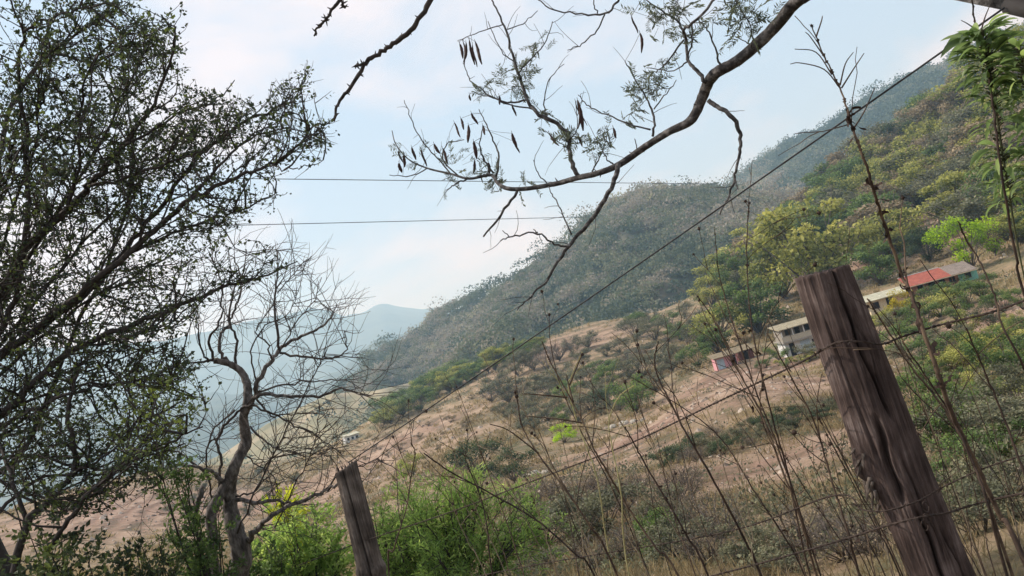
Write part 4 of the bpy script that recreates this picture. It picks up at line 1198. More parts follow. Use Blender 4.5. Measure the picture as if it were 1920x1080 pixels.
    br.build('branch', BARK_OVER, t, True, origin=o3); tw.build('twigs', BARK_OVER, t, True, origin=o3); lf.build('leaf_spray', L_ACACIA, t, origin=o3)
    pods = [(868, 78, 3.6, 36), (874, 80, 3.6, 42), (880, 75, 3.6, 40), (886, 84, 3.58, 38), (891, 78, 3.62, 44), (862, 82, 3.6, 28), (1079, 190, 3.3, 46), (1083, 188, 3.3, 52), (1086, 195, 3.28, 50), (1200, 62, 3.1, 38), (1184, 30, 3.1, 30),
            (880, 178, 3.5, 12), (852, 230, 3.7, 30), (864, 222, 3.7, 20), (884, 212, 3.7, 20), (878, 235, 3.7, 26), (888, 265, 3.7, 28), (830, 278, 3.75, 34), (814, 270, 3.75, 20), (772, 276, 3.8, 22), (747, 283, 3.8, 24), (757, 290, 3.8, 22), (748, 306, 3.8, 20), (790, 280, 3.8, 36),
            (960, 250, 3.6, 24), (965, 266, 3.6, 20), (936, 180, 3.5, 18), (960, 195, 3.45, 26), (1030, 250, 3.35, 26), (1150, 240, 3.25, 22), (1085, 255, 3.3, 20), (890, 300, 3.7, 22), (916, 305, 3.7, 24), (905, 235, 3.7, 18)]
    for px, py, dd, ln in pods:
        q = P(px, py, dd)
        pm = pod_mesh(rg, ln * dd / F * rg.uniform(.9, 1.25), rg.uniform(5.0, 8.0) * dd / F)
        a = rg.uniform(-.12, .2); Rm = np.array([[math.cos(a), 0, math.sin(a)], [0, 1, 0], [-math.sin(a), 0, math.cos(a)]])
        b = rg.uniform(-.9, .9); Rz = np.array([[math.cos(b), -math.sin(b), 0], [math.sin(b), math.cos(b), 0], [0, 0, 1]])
        pm.v = [(np.vstack(pm.v) @ (Rm @ Rz).T) + q - o3]
        # thin stalk up to the nearest twig
        best = min((s for s, _ in srcs), key=lambda s: np.linalg.norm(s - q, axis=1).min())
        nn = best[np.linalg.norm(best - q, axis=1).argmin()]
        if np.linalg.norm(nn - q) < .16:
            pm.tube(np.array([q - o3, (q + nn) / 2 - o3 + rg.normal(0, .004, 3), nn - o3]), .0009, 3)
        pm.build('seed_pod', POD, t, True)


overhang()


def bare_twig(name, label, pixs, dep):
    t = thing(name, label, 'branch', tuple(P(pixs[0][0][0], pixs[0][0][1], dep)))
    o3 = np.array(t.location); mb = MB(); sp = MB(); rg = np.random.default_rng(len(label))
    for pix in pixs:
        q, r = limb(pix, dep, dep * 1.02, 0, 0, .012, 6); q[1:-1] += rg.normal(0, .002, (len(q) - 2, 3)); mb.tube(q, r, 8, wob=.25)
        for k in range(int(len(pix) * 5)):
            s, d = pick(rg, q, rg.uniform(.2, 1)); b = grow(rg, s, d / np.linalg.norm(d) * .5 + rg.normal(0, 1, 3), rg.uniform(.008, .022), 2, .1); sp.tube(b, [.0035, .0026, .001], 5)
    mb.build('stem', BARK_DARK, t, True, origin=o3); sp.build('buds', BARK_DARK, t, True, origin=o3)


bare_twig('hanging_branch', 'forked dark bare branch hanging from the top edge, left of centre', [[(860, -90, 5.5), (812, -8, 5), (780, 45, 4.6), (742, 80, 4.6), (715, 98, 4.2), (687, 118, 4), (655, 165, 3.4), (632, 200, 2.6), (627, 228, 1.6)], [(688, 117, 3), (676, 121, 2.8), (667, 123, 2.4)]], 2.7)
bare_twig('hanging_twig', 'short dark bare twig poking down at the top edge', [[(668, -70, 3.6), (640, -8, 3.2), (614, 32, 2.6), (600, 48, 2.2), (589, 67, 1.6)], [(640, 0, 1.4), (643, 10, 1), (646, 14, .7)]], 2.7)


# ------------------------------------------------------------------ fence
def big_post():
    rg = np.random.default_rng(9)
    top = P(1547, 507, 2.0)
    bot = P(1762, 1090, 1.93)
    dirn = (top - bot) / np.linalg.norm(top - bot)
    gz = float(height(bot[0], bot[1]))
    base = bot + dirn * ((gz - .12 - bot[2]) / dirn[2])
    t = thing('fence_post', 'thick cracked brown timber fence post leaning in the right foreground', 'post', tuple(base))
    H = np.linalg.norm(top - base); nz_, ns_ = 260, 200
    vw = f_ - dirn * (f_ @ dirn); vw /= np.linalg.norm(vw); sd = np.cross(vw, dirn)   # side direction, roughly to the right
    V = []; A = []
    for i in range(nz_):
        t_ = i / (nz_ - 1); zc = H * t_
        Rr = .087 - .028 * t_ + .006 * math.sin(zc * 5 + .5)
        cx = .012 * math.sin(zc * 3.1)
        cr1 = -math.pi / 2 + .10 + .16 * math.sin(zc * 6.3 + 1.0) + .30 * (t_ - .6)     # crack angle facing the viewer
        cr2 = cr1 + .22 + .10 * math.sin(zc * 9)
        for j in range(ns_):
            th = 2 * math.pi * j / ns_
            # angle 0 = right, -90deg = towards camera
            k = Rr * (1 + .05 * math.cos(2 * th + .6) + .03 * math.cos(3 * th + zc * 1.2) + .022 * math.cos(5 * th + zc * 2.3))
            k += .004 * float(vnoise(np.array(j * .2), np.array(zc * 6.0))) + .0028 * float(vnoise(np.array(j * .62 + 40), np.array(zc * 2.2))) + .0012 * float(vnoise(np.array(j * 1.9 + 90), np.array(zc * 5.0)))
            zt = H - zc
            def dist(c): return abs((th - c + math.pi) % (2 * math.pi) - math.pi)
            def off(o): return -math.pi / 2 + math.asin(max(-.95, min(.95, o)))
            def groove(o, w, z0, z1, dp, soft=.05):
                e = max(0, min(1, (zt - z0) / soft)) * max(0, min(1, (z1 - zt) / soft))
                return dp * e * max(0, 1 - dist(off(o)) / (w * 1.3)) ** .8
            me = .05 * math.sin(zt * 21) + .03 * math.sin(zt * 47 + 1)
            depth = max(groove(.13 + me + .15 * max(0, zt - .25), .075, -.06, .40, 1), groove(.02 + me * 1.3, .045, .03, .22, .6), groove(.30 - me, .04, .12, .36, .55),
                        groove(-.42 - .5 * (zt - .4) + me, .13, .36, .60, .95), groove(-.25 + me, .07, .58, .95, 1, .08), groove(.52 - me, .09, .64, .98, .9, .08), groove(.05 + me, .04, .45, .75, .4), groove(-.72, .05, .1, .5, .35), groove(.7, .05, .2, .7, .3))
            k -= .020 * depth
            kb = math.exp(-((th % (2 * math.pi) - math.pi * 1.02) / .40) ** 2) * math.exp(-((zt - .49) / .045) ** 2)   # knot on the left side
            k += .021 * kb * (1 + .6 * float(vnoise(np.array(th * 9), np.array(zc * 60))))
            kb2 = math.exp(-((th % (2 * math.pi) - math.pi * 1.05) / .3) ** 2) * math.exp(-((zt - .41) / .07) ** 2)
            k += .008 * kb2
            zz = zc
            if t_ > .93: zz = zc + .004 * math.cos(th - 2.6) * (t_ - .93) / .07 + .006 * float(vnoise(np.array(j * .5), np.array(3.3))) * (t_ - .93) / .07
            pt = dirn * zz + sd * (k * math.cos(th) + cx) + vw * (k * math.sin(th))
            V.append(pt); A.append(.5 - .5 * depth)
    Q = [[i * ns_ + j, i * ns_ + (j + 1) % ns_, (i + 1) * ns_ + (j + 1) % ns_, (i + 1) * ns_ + j] for i in range(nz_ - 1) for j in range(ns_)]
    c = len(V); V.append(dirn * (H - .012)); A.append(.4)
    mb = MB(); mb.add(V, Q, [[(nz_ - 1) * ns_ + j, (nz_ - 1) * ns_ + (j + 1) % ns_, c] for j in range(ns_)], A)
    mb.build('timber', POST, t, True)
    # splintered bark at the knot, on the left side
    sp = MB()
    for k in range(18):
        zc = H - .50 + rg.normal(0, .045); a0 = math.pi * rg.uniform(.93, 1.12)
        s = dirn * zc + (sd * math.cos(a0) + vw * math.sin(a0)) * .085
        sp.tube(grow(rg, s, -sd * .35 - dirn * rg.uniform(.3, 1.2) + rg.normal(0, .15, 3), rg.uniform(.02, .05), 3, .05), [.006, .0045, .003, .0008], 4, wob=.6)
    sp.build('splinters', POST_GREY, t, True)
    # twisted wire staples on the front
    st = MB()
    for (px, py) in ((1735, 950), (1737, 972), (1733, 985)):
        cpt = P(px, py, 1.80) - base
        th = np.linspace(0, 2 * math.pi, 13)
        st.tube(np.array([cpt + (sd * math.cos(a) * .007 + dirn * math.sin(a) * .012 - vw * .002) for a in th]), .0013, 5)
    st.build('staples', METAL, t, True)
    return base, dirn, H, sd, vw


PB = big_post()


def small_post():
    D = 4.3
    top = P(649, 876, D); bot = P(702, 1090, D * .995)
    dirn = (top - bot) / np.linalg.norm(top - bot)
    gz = float(height(bot[0], bot[1])); base = bot + dirn * ((gz - .12 - bot[2]) / dirn[2])
    t = thing('fence_post', 'thinner weathered grey fence post with sloping cut top, farther along the fence', 'post', tuple(base))
    H = np.linalg.norm(top - base); vw = f_ - dirn * (f_ @ dirn); vw /= np.linalg.norm(vw); sd = np.cross(vw, dirn)
    V = []; A = []; nz_, ns_ = 120, 72
    for i in range(nz_):
        t_ = i / (nz_ - 1); zc = H * t_; Rr = .078 - .02 * t_
        for j in range(ns_):
            th = 2 * math.pi * j / ns_
            k = Rr * (1 + .06 * math.cos(2 * th) + .04 * math.cos(3 * th + zc * 2))
            fl = float(vnoise(np.array(j * .75), np.array(zc * 2.5)))
            k += .012 * fl
            a0 = -math.pi / 2 - .1 + .25 * math.sin(zc * 2.4)
            g1 = math.exp(-(((th - a0 + math.pi) % (2 * math.pi) - math.pi) / .09) ** 2)
            k -= .014 * g1
            k += .012 * math.exp(-((zc - H * .62) / .025) ** 2)
            zz = zc
            if t_ > .94: zz = zc + (.02 * math.cos(th) + .010 * fl) * (t_ - .94) / .06
            V.append(dirn * zz + sd * (k * math.cos(th)) + vw * k * math.sin(th)); A.append(.5 - .42 * g1 + .25 * min(fl, 0))
    Q = [[i * ns_ + j, i * ns_ + (j + 1) % ns_, (i + 1) * ns_ + (j + 1) % ns_, (i + 1) * ns_ + j] for i in range(nz_ - 1) for j in range(ns_)]
    c = len(V); V.append(dirn * (H - .005)); A.append(.4)
    mb = MB(); mb.add(V, Q, [[(nz_ - 1) * ns_ + j, (nz_ - 1) * ns_ + (j + 1) % ns_, c] for j in range(ns_)], A)
    mb.build('timber', POST_GREY, t, True)
    rg = np.random.default_rng(3); sp = MB()
    for k in range(10):
        th = rg.uniform(0, 6.28); s = dirn * (H - .01) + (sd * math.cos(th) + vw * math.sin(th)) * .045
        sp.tube(grow(rg, s, dirn + rg.normal(0, .15, 3), rg.uniform(.015, .035), 2, .1), [.006, .004, .001], 4)
    sp.tube(np.array([dirn * H * .60 + sd * -.06, dirn * H * .57 + sd * -.085, dirn * H * .50 + sd * -.075]), [.004, .007, .003], 5)
    sp.build('splinters', POST_GREY, t, True)


small_post()


def fence_wire(label, knots, group=None, barb=True, rad=.0020):
    """knots: (px,py,depth)"""
    t = thing('barbed_wire', label, 'wire', tuple(P(*knots[0])), group)
    o3 = np.array(t.location); rg = np.random.default_rng(len(label) + 3)
    s = smooth([P(*k) for k in knots], 14)
    mb = MB(); bb = MB()
    seg = np.concatenate([[0], np.cumsum(np.linalg.norm(np.diff(s, axis=0), axis=1))])
    n = int(seg[-1] / .012)
    u = np.linspace(0, seg[-1], n); q = np.stack([np.interp(u, seg, s[:, k]) for k in range(3)], 1)
    ph = u / .035 * 2 * math.pi
    for sg in (0, math.pi):
        mb.tube(q + np.stack([0 * ph, np.cos(ph + sg), np.sin(ph + sg)], 1) * rad * .9, rad, 4)
    k = .07
    while k < seg[-1]:
        c = np.array([np.interp(k, seg, s[:, m]) for m in range(3)])
        for m in range(2):
            d = rg.normal(size=3); d /= np.linalg.norm(d); bb.tube(np.array([c - d * .013, c, c + d * .013]), [.0006, .0018, .0006], 4)
        k += .115 + rg.normal(0, .008)
    mb.build('strand', METAL, t, True, origin=o3); bb.build('barbs', METAL, t, True, origin=o3)


fence_wire('upper barbed wire running from the small post round the big post to the right', [(560, 1060, 4.75), (672, 1018, 4.28), (720, 1002, 4.12), (845, 960, 3.7), (1030, 890, 3.15), (1180, 832, 2.8), (1380, 737, 2.35), (1500, 680, 2.02), (1549, 652, 1.94), (1575, 641, 1.885), (1618, 641, 1.865), (1655, 645, 1.90), (1690, 632, 1.95), (1760, 610, 1.88), (1860, 585, 1.75), (1930, 560, 1.66)])
fence_wire('lower barbed wire crossing the big post near its foot', [(700, 1220, 4.3), (1000, 1165, 3.2), (1350, 1076, 2.3), (1505, 1034, 2.05), (1610, 1003, 1.93), (1662, 986, 1.84), (1730, 969, 1.79), (1775, 962, 1.82), (1820, 948, 1.86), (1870, 935, 1.78), (1935, 922, 1.68)])
fence_wire('thin middle wire pinned across the front of the big post', [(700, 1120, 4.3), (1000, 1060, 3.25), (1350, 1000, 2.45), (1560, 930, 2.0), (1615, 955, 1.88), (1660, 958, 1.83), (1720, 940, 1.81), (1765, 915, 1.84), (1840, 880, 1.78), (1930, 850, 1.70)], barb=False, rad=.0016)


# roof corner and the wire strung from it
def roof():
    t = thing('roof_eave', 'dark weathered roof edge jutting in at the top right corner', 'roof', tuple(P(1880, 10, 2.2)))
    o3 = np.array(t.location)
    def quadslab(name, pts, th, mat, sub=1):
        pts = np.array(pts); n = np.cross(pts[1] - pts[0], pts[3] - pts[0]); n /= np.linalg.norm(n)
        if n[2] < 0: n = -n
        mb = MB(); v = np.vstack([pts, pts + n * th]) - o3
        mb.add(v, [[0, 3, 2, 1], [4, 5, 6, 7], [0, 1, 5, 4], [1, 2, 6, 5], [2, 3, 7, 6], [3, 0, 4, 7]]); return mb.build(name, mat, t)
    quadslab('edge_board', [P(1760, -6, 2.3), P(2010, 46, 2.05), P(2012, 36, 2.12), P(1762, -16, 2.37)], .06, mat_noise('weathered_board', [(.36, g(.015, .014, .013)), (.5, g(.09, .085, .08)), (.64, g(.24, .23, .22))], scale=38, bump=.8, detail=9))
    # corrugated sheet above, rising away behind the camera
    a, b = P(1770, -24, 2.34), P(2030, 20, 2.08)
    ex = b - a; back = np.array([.25, -1.3, .35])
    mb = MB(); n = 90
    V = []
    for i in range(n):
        q = a + ex * i / (n - 1) + np.array([0, 0, .055 + .012 * math.sin(i * .9)])
        V += [q - o3, q + back - o3, q + np.array([0, 0, .004]) - o3, q + back + np.array([0, 0, .004]) - o3]
    Q = []
    for i in range(n - 1):
        k = 4 * i; Q += [[k, k + 1, k + 5, k + 4], [k + 2, k + 6, k + 7, k + 3], [k, k + 4, k + 6, k + 2]]
    mb.add(V, Q); mb.build('corrugated_sheet', corrug('rusty_sheet', (.09, .08, .075), 12), t, True)
    mb = MB(); mb.tube(np.array([P(1893, 10, 2.1), P(1935, 20, 2.02), P(2000, 30, 1.95)]) - o3, .022, 8, wob=.2); mb.tube(np.array([P(1935, 0, 2.1), P(1922, 24, 2.09)]) - o3, .008, 6)
    mb.build('rafter', plain('dark_rafter', (.03, .027, .026)), t, True)


roof()


def line(name, label, a, b, sag, rad, mat, group=None, n=40):
    a = np.array(a); b = np.array(b); u = np.linspace(0, 1, n)
    q = a[None] * (1 - u)[:, None] + b[None] * u[:, None]; q[:, 2] -= sag * 4 * u * (1 - u)
    mb = MB(); mb.tube(q, rad, 6)
    o = mb.build(name, mat, origin=a, smooth=True); tag(o, label, 'wire', group); return o


line('stay_wire', 'long straight dark wire strung from the roof corner down to the small post', P(1884, 14, 2.08), P(652, 868, 4.29), .01, .0028, CABLE)
line('power_line', 'upper of two thin power lines crossing the sky', P(300, 333, 62), P(1425, 346, 1120), .0, np.linspace(.034, .40, 40), CABLE)
line('power_line', 'lower of two thin power lines crossing the sky', P(250, 427, 62), P(1128, 406, 640), .0, np.linspace(.034, .24, 40), CABLE)


# ------------------------------------------------------------------ weeds
def ball(mb, rg, c, r):
    n, m = 8, 6; V = []
    for j in range(m):
        ph = math.pi * (j + .01) / (m - 1 + .02)
        for i in range(n):
            th = 2 * math.pi * i / n; k = r * rg.uniform(.75, 1.2)
            V.append(c + k * np.array([math.sin(ph) * math.cos(th), math.sin(ph) * math.sin(th), math.cos(ph)]))
    mb.add(V, [[j * n + i, j * n + (i + 1) % n, (j + 1) * n + (i + 1) % n, (j + 1) * n + i] for j in range(m - 1) for i in range(n)])
    for k in range(9):
        d = rg.normal(size=3); d /= np.linalg.norm(d); mb.tube(np.array([c + d * r * .6, c + d * r * 1.7]), [.0008, .0004], 3)


def weed(pix, dep, rb, rt, label, group=None, side=5, heads=3, mat=None, extra=(), name='weed_stalk', curled=0, seed=0):
    """pix runs from the tip DOWN to the lowest visible point; carried on to the ground"""
    rg = np.random.default_rng(seed + int(pix[0][0]) * 7 + int(pix[0][1]))
    pts = [P(x, y, dep + .05 * math.sin(i)) if i < len(pix) - 1 else P(x, y, dep) for i, (x, y) in enumerate(pix)]
    d = pts[-1] - pts[-2]; d = d / np.linalg.norm(d); d = d * .75 + np.array([0, 0, -.5]); d /= np.linalg.norm(d)
    low = pts[-1]
    for k in range(60):
        gz = float(height(low[0], low[1]))
        if low[2] <= gz - .03: break
        low = low + d * .06; d = d * .97 + np.array([0, 0, -.03]); d /= np.linalg.norm(d)
    if np.linalg.norm(low - pts[-1]) > .05: pts.append(low)
    pts = pts[::-1]; base = pts[0]
    n = len(pts)
    rows = [[*p, .62 * (rb + (rt - rb) * (i / (n - 1))) * dep / F] for i, p in enumerate(pts)]
    s = smooth(rows, 7); q = s[:, :3].copy(); q[1:-1] += rg.normal(0, .0007, (len(q) - 2, 3)); r = np.maximum(s[:, 3], .0008)
    t = thing(name, label, 'weed', tuple(base), group)
    st = MB(); st.tube(q, r, 6, var=rg.uniform(.2, .8), wob=.12)
    ends = [q[-1]]
    for k in range(side):
        u = rg.uniform(.35, .97); a, dd = pick(rg, q, u); dd = dd / np.linalg.norm(dd)
        b = grow(rg, a, dd * .9 + rg.normal(0, .38, 3), rg.uniform(.10, .38) * (1.15 - .5 * u), 6, .10, .02)
        r_at = float(np.interp(u, np.linspace(0, 1, len(r)), r)); st.tube(b, np.linspace(min(r_at * .6, .003), .0009, 7), 4, var=rg.uniform(.2, .8)); ends.append(b[-1])
        if rg.random() < .5:
            a2, d2 = pick(rg, b, .55); c = grow(rg, a2, d2 / np.linalg.norm(d2) + rg.normal(0, .4, 3), rg.uniform(.06, .16), 4, .12); st.tube(c, np.linspace(.0014, .0008, 5), 3); ends.append(c[-1])
    for e in extra:
        b, rr_ = limb(e, dep, dep, 1.6, .8, 0); st.tube(b, rr_, 4)
        ends.append(b[-1])
    for k in range(int(len(q) * .5)):       # nodes
        a, dd = pick(rg, q, rg.random()); st.tube(np.array([a - dd / np.linalg.norm(dd) * .004, a, a + dd / np.linalg.norm(dd) * .004]), [.0008, float(r.mean()) * 1.25, .0008], 5)
    st.build('stem', mat or STALK, t, True, origin=base)
    rg.shuffle(ends)
    for e in ends[:heads]:
        hb = MB(); ball(hb, rg, e, rg.uniform(.0028, .0062)); hb.build('seed_head', HEAD, t, True, origin=base)
    if curled:
        cl = MB()
        for k in range(curled):
            a, dd = pick(rg, q, rg.uniform(.25, .82))
            b = grow(rg, a, rg.normal(0, 1, 3), rg.uniform(.02, .05), 6, .75)
            w = rg.uniform(.006, .012); nrm = rg.normal(size=3); nrm /= np.linalg.norm(nrm)
            V = np.vstack([b + nrm * w * .5, b - nrm * w * .5]); m = len(b)
            cl.add(V, [[i, i + 1, m + i + 1, m + i] for i in range(m - 1)])
        cl.build('withered_leaves', HEAD, t, origin=base)
    return t


HW = [
    ([(1522, 48), (1545, 105), (1575, 165), (1590, 210), (1602, 250), (1625, 312), (1642, 370), (1662, 430), (1690, 515), (1705, 545), (1730, 615), (1760, 705), (1782, 768), (1826, 862), (1876, 968), (1922, 1055)], 1.75, 8.5, 1.6, 'tallest dead stalk with withered curled leaves, rising past the skyline right of the post', 4, 2, 34,
     [[(1575, 165), (1545, 130), (1500, 118), (1482, 120)], [(1560, 140), (1530, 98), (1490, 92)], [(1548, 110), (1520, 70), (1510, 60)], [(1578, 165), (1600, 130), (1620, 100)], [(1575, 160), (1585, 120), (1600, 98)], [(1598, 245), (1620, 210), (1640, 165)], [(1530, 70), (1540, 40), (1542, 30)]]),
    ([(1234, 640), (1228, 668), (1232, 702), (1256, 752), (1290, 818), (1341, 906), (1400, 1020), (1428, 1085)], 2.3, 4.5, 1.6, 'straight dark stalk leaning left, crossing the sandy field below the pink shed', 5, 3, 0, []),
    ([(966, 735), (972, 760), (979, 800), (1011, 854), (1059, 917), (1107, 987), (1160, 1085)], 2.5, 4.2, 1.6, 'dark diagonal stalk at bottom centre topped by one round seed ball', 4, 3, 0, [[(1010, 850), (985, 830), (950, 805), (918, 795)]]),
    ([(1016, 640), (1034, 682), (1064, 737), (1093, 791), (1107, 828), (1122, 858), (1138, 884), (1160, 921), (1190, 970), (1234, 1032), (1275, 1085)], 2.6, 4.0, 1.6, 'reddish stalk with a bleached forked side shoot left of the big rounded bush', 4, 3, 0, [[(1075, 755), (1066, 720), (1062, 702)], [(1068, 722), (1085, 680), (1092, 665)], [(1064, 745), (1010, 740), (978, 738)], [(1092, 793), (1050, 786), (985, 780)]]),
    ([(1172, 800), (1192, 838), (1212, 874), (1286, 1002), (1330, 1085)], 2.4, 4.0, 2.0, 'stalk with a dark broken tip ending just over the fence wire at centre', 4, 2, 4, []),
    ([(1308, 556), (1340, 602), (1382, 692), (1427, 774), (1460, 862), (1508, 996), (1532, 1085)], 2.2, 4.2, 1.4, 'slim stalk passing in front of the pink shed and its field', 5, 2, 0, []),
    ([(1438, 625), (1482, 704), (1527, 792), (1560, 903), (1594, 1010), (1612, 1085)], 2.0, 4.6, 1.6, 'stalk close by the left edge of the big post', 4, 2, 0, []),
    ([(1180, 705), (1270, 758), (1336, 806), (1380, 862), (1412, 918), (1460, 990), (1512, 1085)], 2.7, 3.2, 1.2, 'long stalk slanting at a low angle below the fence wire', 4, 2, 0, []),
    ([(795, 850), (845, 885), (920, 925), (1005, 975), (1080, 1040), (1120, 1090)], 2.9, 3.2, 2.2, 'thick reddish stalk lying low across the feathery green bush', 3, 1, 0, []),
    ([(1626, 560), (1662, 616), (1712, 692), (1772, 768), (1830, 880), (1900, 1085)], 1.9, 5.2, 2.0, 'stalk springing up just right of the big post top', 4, 2, 0, []),
    ([(1692, 640), (1740, 712), (1782, 776), (1822, 862), (1856, 955), (1890, 1085)], 1.7, 5.5, 2.0, 'dark stalk crossing the tallest one low on the right', 4, 2, 0, []),
    ([(1812, 615), (1846, 697), (1882, 782), (1922, 892), (1960, 1000)], 1.6, 5.2, 2.0, 'reddish stalk near the right border below the lime tree', 4, 1, 0, []),
    ([(1796, 415), (1812, 450), (1832, 482), (1862, 545), (1882, 617), (1918, 685), (1960, 800)], 1.6, 4.2, 2.0, 'thin curved stalk crossing in front of the lime tree', 0, 0, 0, []),
    ([(1822, 0), (1828, 40), (1838, 75), (1850, 120), (1862, 200), (1880, 330), (1905, 480), (1950, 650)], 1.5, 4.2, 2.2, 'bare stem poking up over the roof edge beside the leafy plant', 0, 0, 0, [[(1836, 60), (1815, 45), (1802, 38)], [(1838, 65), (1846, 35), (1856, 10)]]),
    ([(1405, 380), (1400, 440), (1402, 520), (1408, 600), (1425, 690), (1450, 790), (1480, 900), (1520, 1085)], 2.3, 3.4, 1.2, 'upright leafy topped stalk rising over the trees left of the post', 6, 5, 6, []),
    ([(1340, 425), (1346, 500), (1360, 560), (1385, 640), (1420, 740), (1470, 870), (1540, 1085)], 2.4, 3.2, 1.0, 'thin seedy stalk rising to the long wire left of the post', 6, 6, 3, []),
    ([(1030, 590), (1032, 640), (1050, 720), (1085, 800), (1140, 900), (1220, 1085)], 3.0, 2.2, 1.0, 'pale thin stalk with three dark seed balls touching the long wire', 3, 4, 0, []),
    ([(770, 830), (778, 850), (770, 900), (760, 960), (738, 1030), (730, 1090)], 2.8, 3.0, 1.4, 'thin upright stalk right of the small post', 5, 3, 0, []),
    ([(868, 848), (880, 880), (900, 930), (915, 1000), (925, 1085)], 2.8, 2.8, 1.2, 'short knobbly stalk in front of the feathery green bush', 5, 3, 0, []),
]
for k, (pix, dep, rb, rt, label, side, heads, curl, ex) in enumerate(HW):
    weed(pix, dep, rb, rt, label, None, side, heads, None, ex, curled=curl, seed=k)
for k, (pix, dep) in enumerate([([(1190, 722), (1160, 745), (1142, 790), (1150, 850), (1165, 930), (1180, 1085)], 2.6), ([(1092, 660), (1072, 705), (1066, 730), (1085, 800), (1120, 900), (1150, 1085)], 2.9)]):
    weed(pix, dep, 2.6, 1.4, ['pale bleached stalk curving over the big rounded bush', 'pale yellowish stalk with a bent top at mid field'][k], None, 2, 0, STALK_PALE, seed=90 + k, name='dry_stalk')

# many more like them, nothing telling one from the next
for k in range(60):
    x0 = random.uniform(900, 1960) if k < 40 else random.uniform(1640, 1990)
    dep = random.uniform(1.9, 3.8)
    ln = random.uniform(130, 380) if x0 < 1600 else random.uniform(200, 520)
    lean = random.uniform(.15, .62)
    y0 = 1090
    x1 = x0 - ln * lean; y1 = y0 - ln
    bow = random.uniform(-9, 9)
    pix = [(x1, y1), (x1 + (x0 - x1) * .3 + bow * .7, y1 + ln * .3), (x1 + (x0 - x1) * .65 + bow, y1 + ln * .65), (x0, y0)]
    right = x0 > 1700
    weed(pix, dep, random.uniform(1.2, 2.9), random.uniform(.6, .9),
         'thin dead weed stalk in the crowd of weeds right of the big post' if right else 'thin dead weed stalk in the tangle along the bottom between the posts',
         'weeds right of the big post' if right else 'weeds between the posts', random.randint(2, 5), random.randint(0, 2), mat=(STALK, STALK, STALK_TAN)[k % 3], curled=random.choice((0, 0, 3)), seed=300 + k)


# ------------------------------------------------------------------ leafy plant at the right edge
def leaf_blade(mb, rg, s, d, L, w, var, droop=.5):
    pts = [s]; d = d / np.linalg.norm(d); n = 7
    for k in range(n - 1):
        d = d + np.array([0, 0, -droop * .16]); d /= np.linalg.norm(d); pts.append(pts[-1] + d * L / (n - 1))
    pts = np.array(pts); sdv = np.cross(d, rg.normal(0, .4, 3) + np.array([0, 0, 1])); sdv /= np.linalg.norm(sdv)
    up = np.cross(sdv, d)
    prof = np.array([.12, .6, .95, 1, .8, .45, .02])[:, None] * w * .5
    V = np.vstack([pts + sdv * prof + up * prof * .35, pts, pts - sdv * prof + up * prof * .35])
    Q = []
    for i in range(n - 1):
        Q += [[i, i + 1, n + i + 1, n + i], [n + i, n + i + 1, 2 * n + i + 1, 2 * n + i]]
    mb.add(V, Q, None, var)


def leafy_plant(pix, dep, label, nl, seed, L0=.075):
    rg = np.random.default_rng(seed)
    p, r = limb(pix, dep, dep, 3.2, 1.2)
    p = p[::-1]; r = r[::-1]
    low = p[0]; gz = float(height(low[0], low[1]))
    ext = np.array([low[0] + .05, low[1], gz - .03])
    p = np.vstack([ext, (ext + low) / 2 + np.array([.015, 0, 0]), p]); r = np.concatenate([[r[0] * 1.3, r[0] * 1.15], r])
    t = thing('leafy_plant', label, 'plant', tuple(ext))
    st = MB(); st.tube(p, r, 7, var=.6); lf = MB()
    for k in range(nl):
        u = 1 - (rg.random() ** 1.2) * .62
        s, d = pick(rg, p, u); d = d / np.linalg.norm(d)
        out = rg.normal(size=3); out -= d * (out @ d); out /= np.linalg.norm(out)
        L = L0 * rg.uniform(.6, 1.25) * (1 if u < .97 else .7)
        pet = s + out * .012 + d * .006
        st.tube(np.array([s, pet]), .0012, 4, var=.6)
        leaf_blade(lf, rg, pet, out + d * rg.uniform(.2, 1.1), L * (1.25 if u > .9 else 1), L * (rg.uniform(.26, .36) if u > .9 else rg.uniform(.13, .22)), np.clip(rg.normal(.45, .25), 0, 1), rg.uniform(.4, 1.6) if u > .85 else rg.uniform(.8, 2.6))
    st.build('stem', GREENSTEM, t, True, origin=ext); lf.build('leaves', L_PLANT, t, True, origin=ext)


leafy_plant([(1838, 62), (1850, 105), (1858, 150), (1868, 210), (1880, 290), (1893, 370), (1908, 460), (1930, 560), (1960, 680)], 1.5, 'tall green plant with long drooping leaves at the right edge', 300, 5, .050)
leafy_plant([(1912, 92), (1925, 150), (1938, 230), (1950, 330), (1965, 450), (1990, 600)], 1.45, 'second leafy stem half cut off by the right edge', 170, 6, .052)


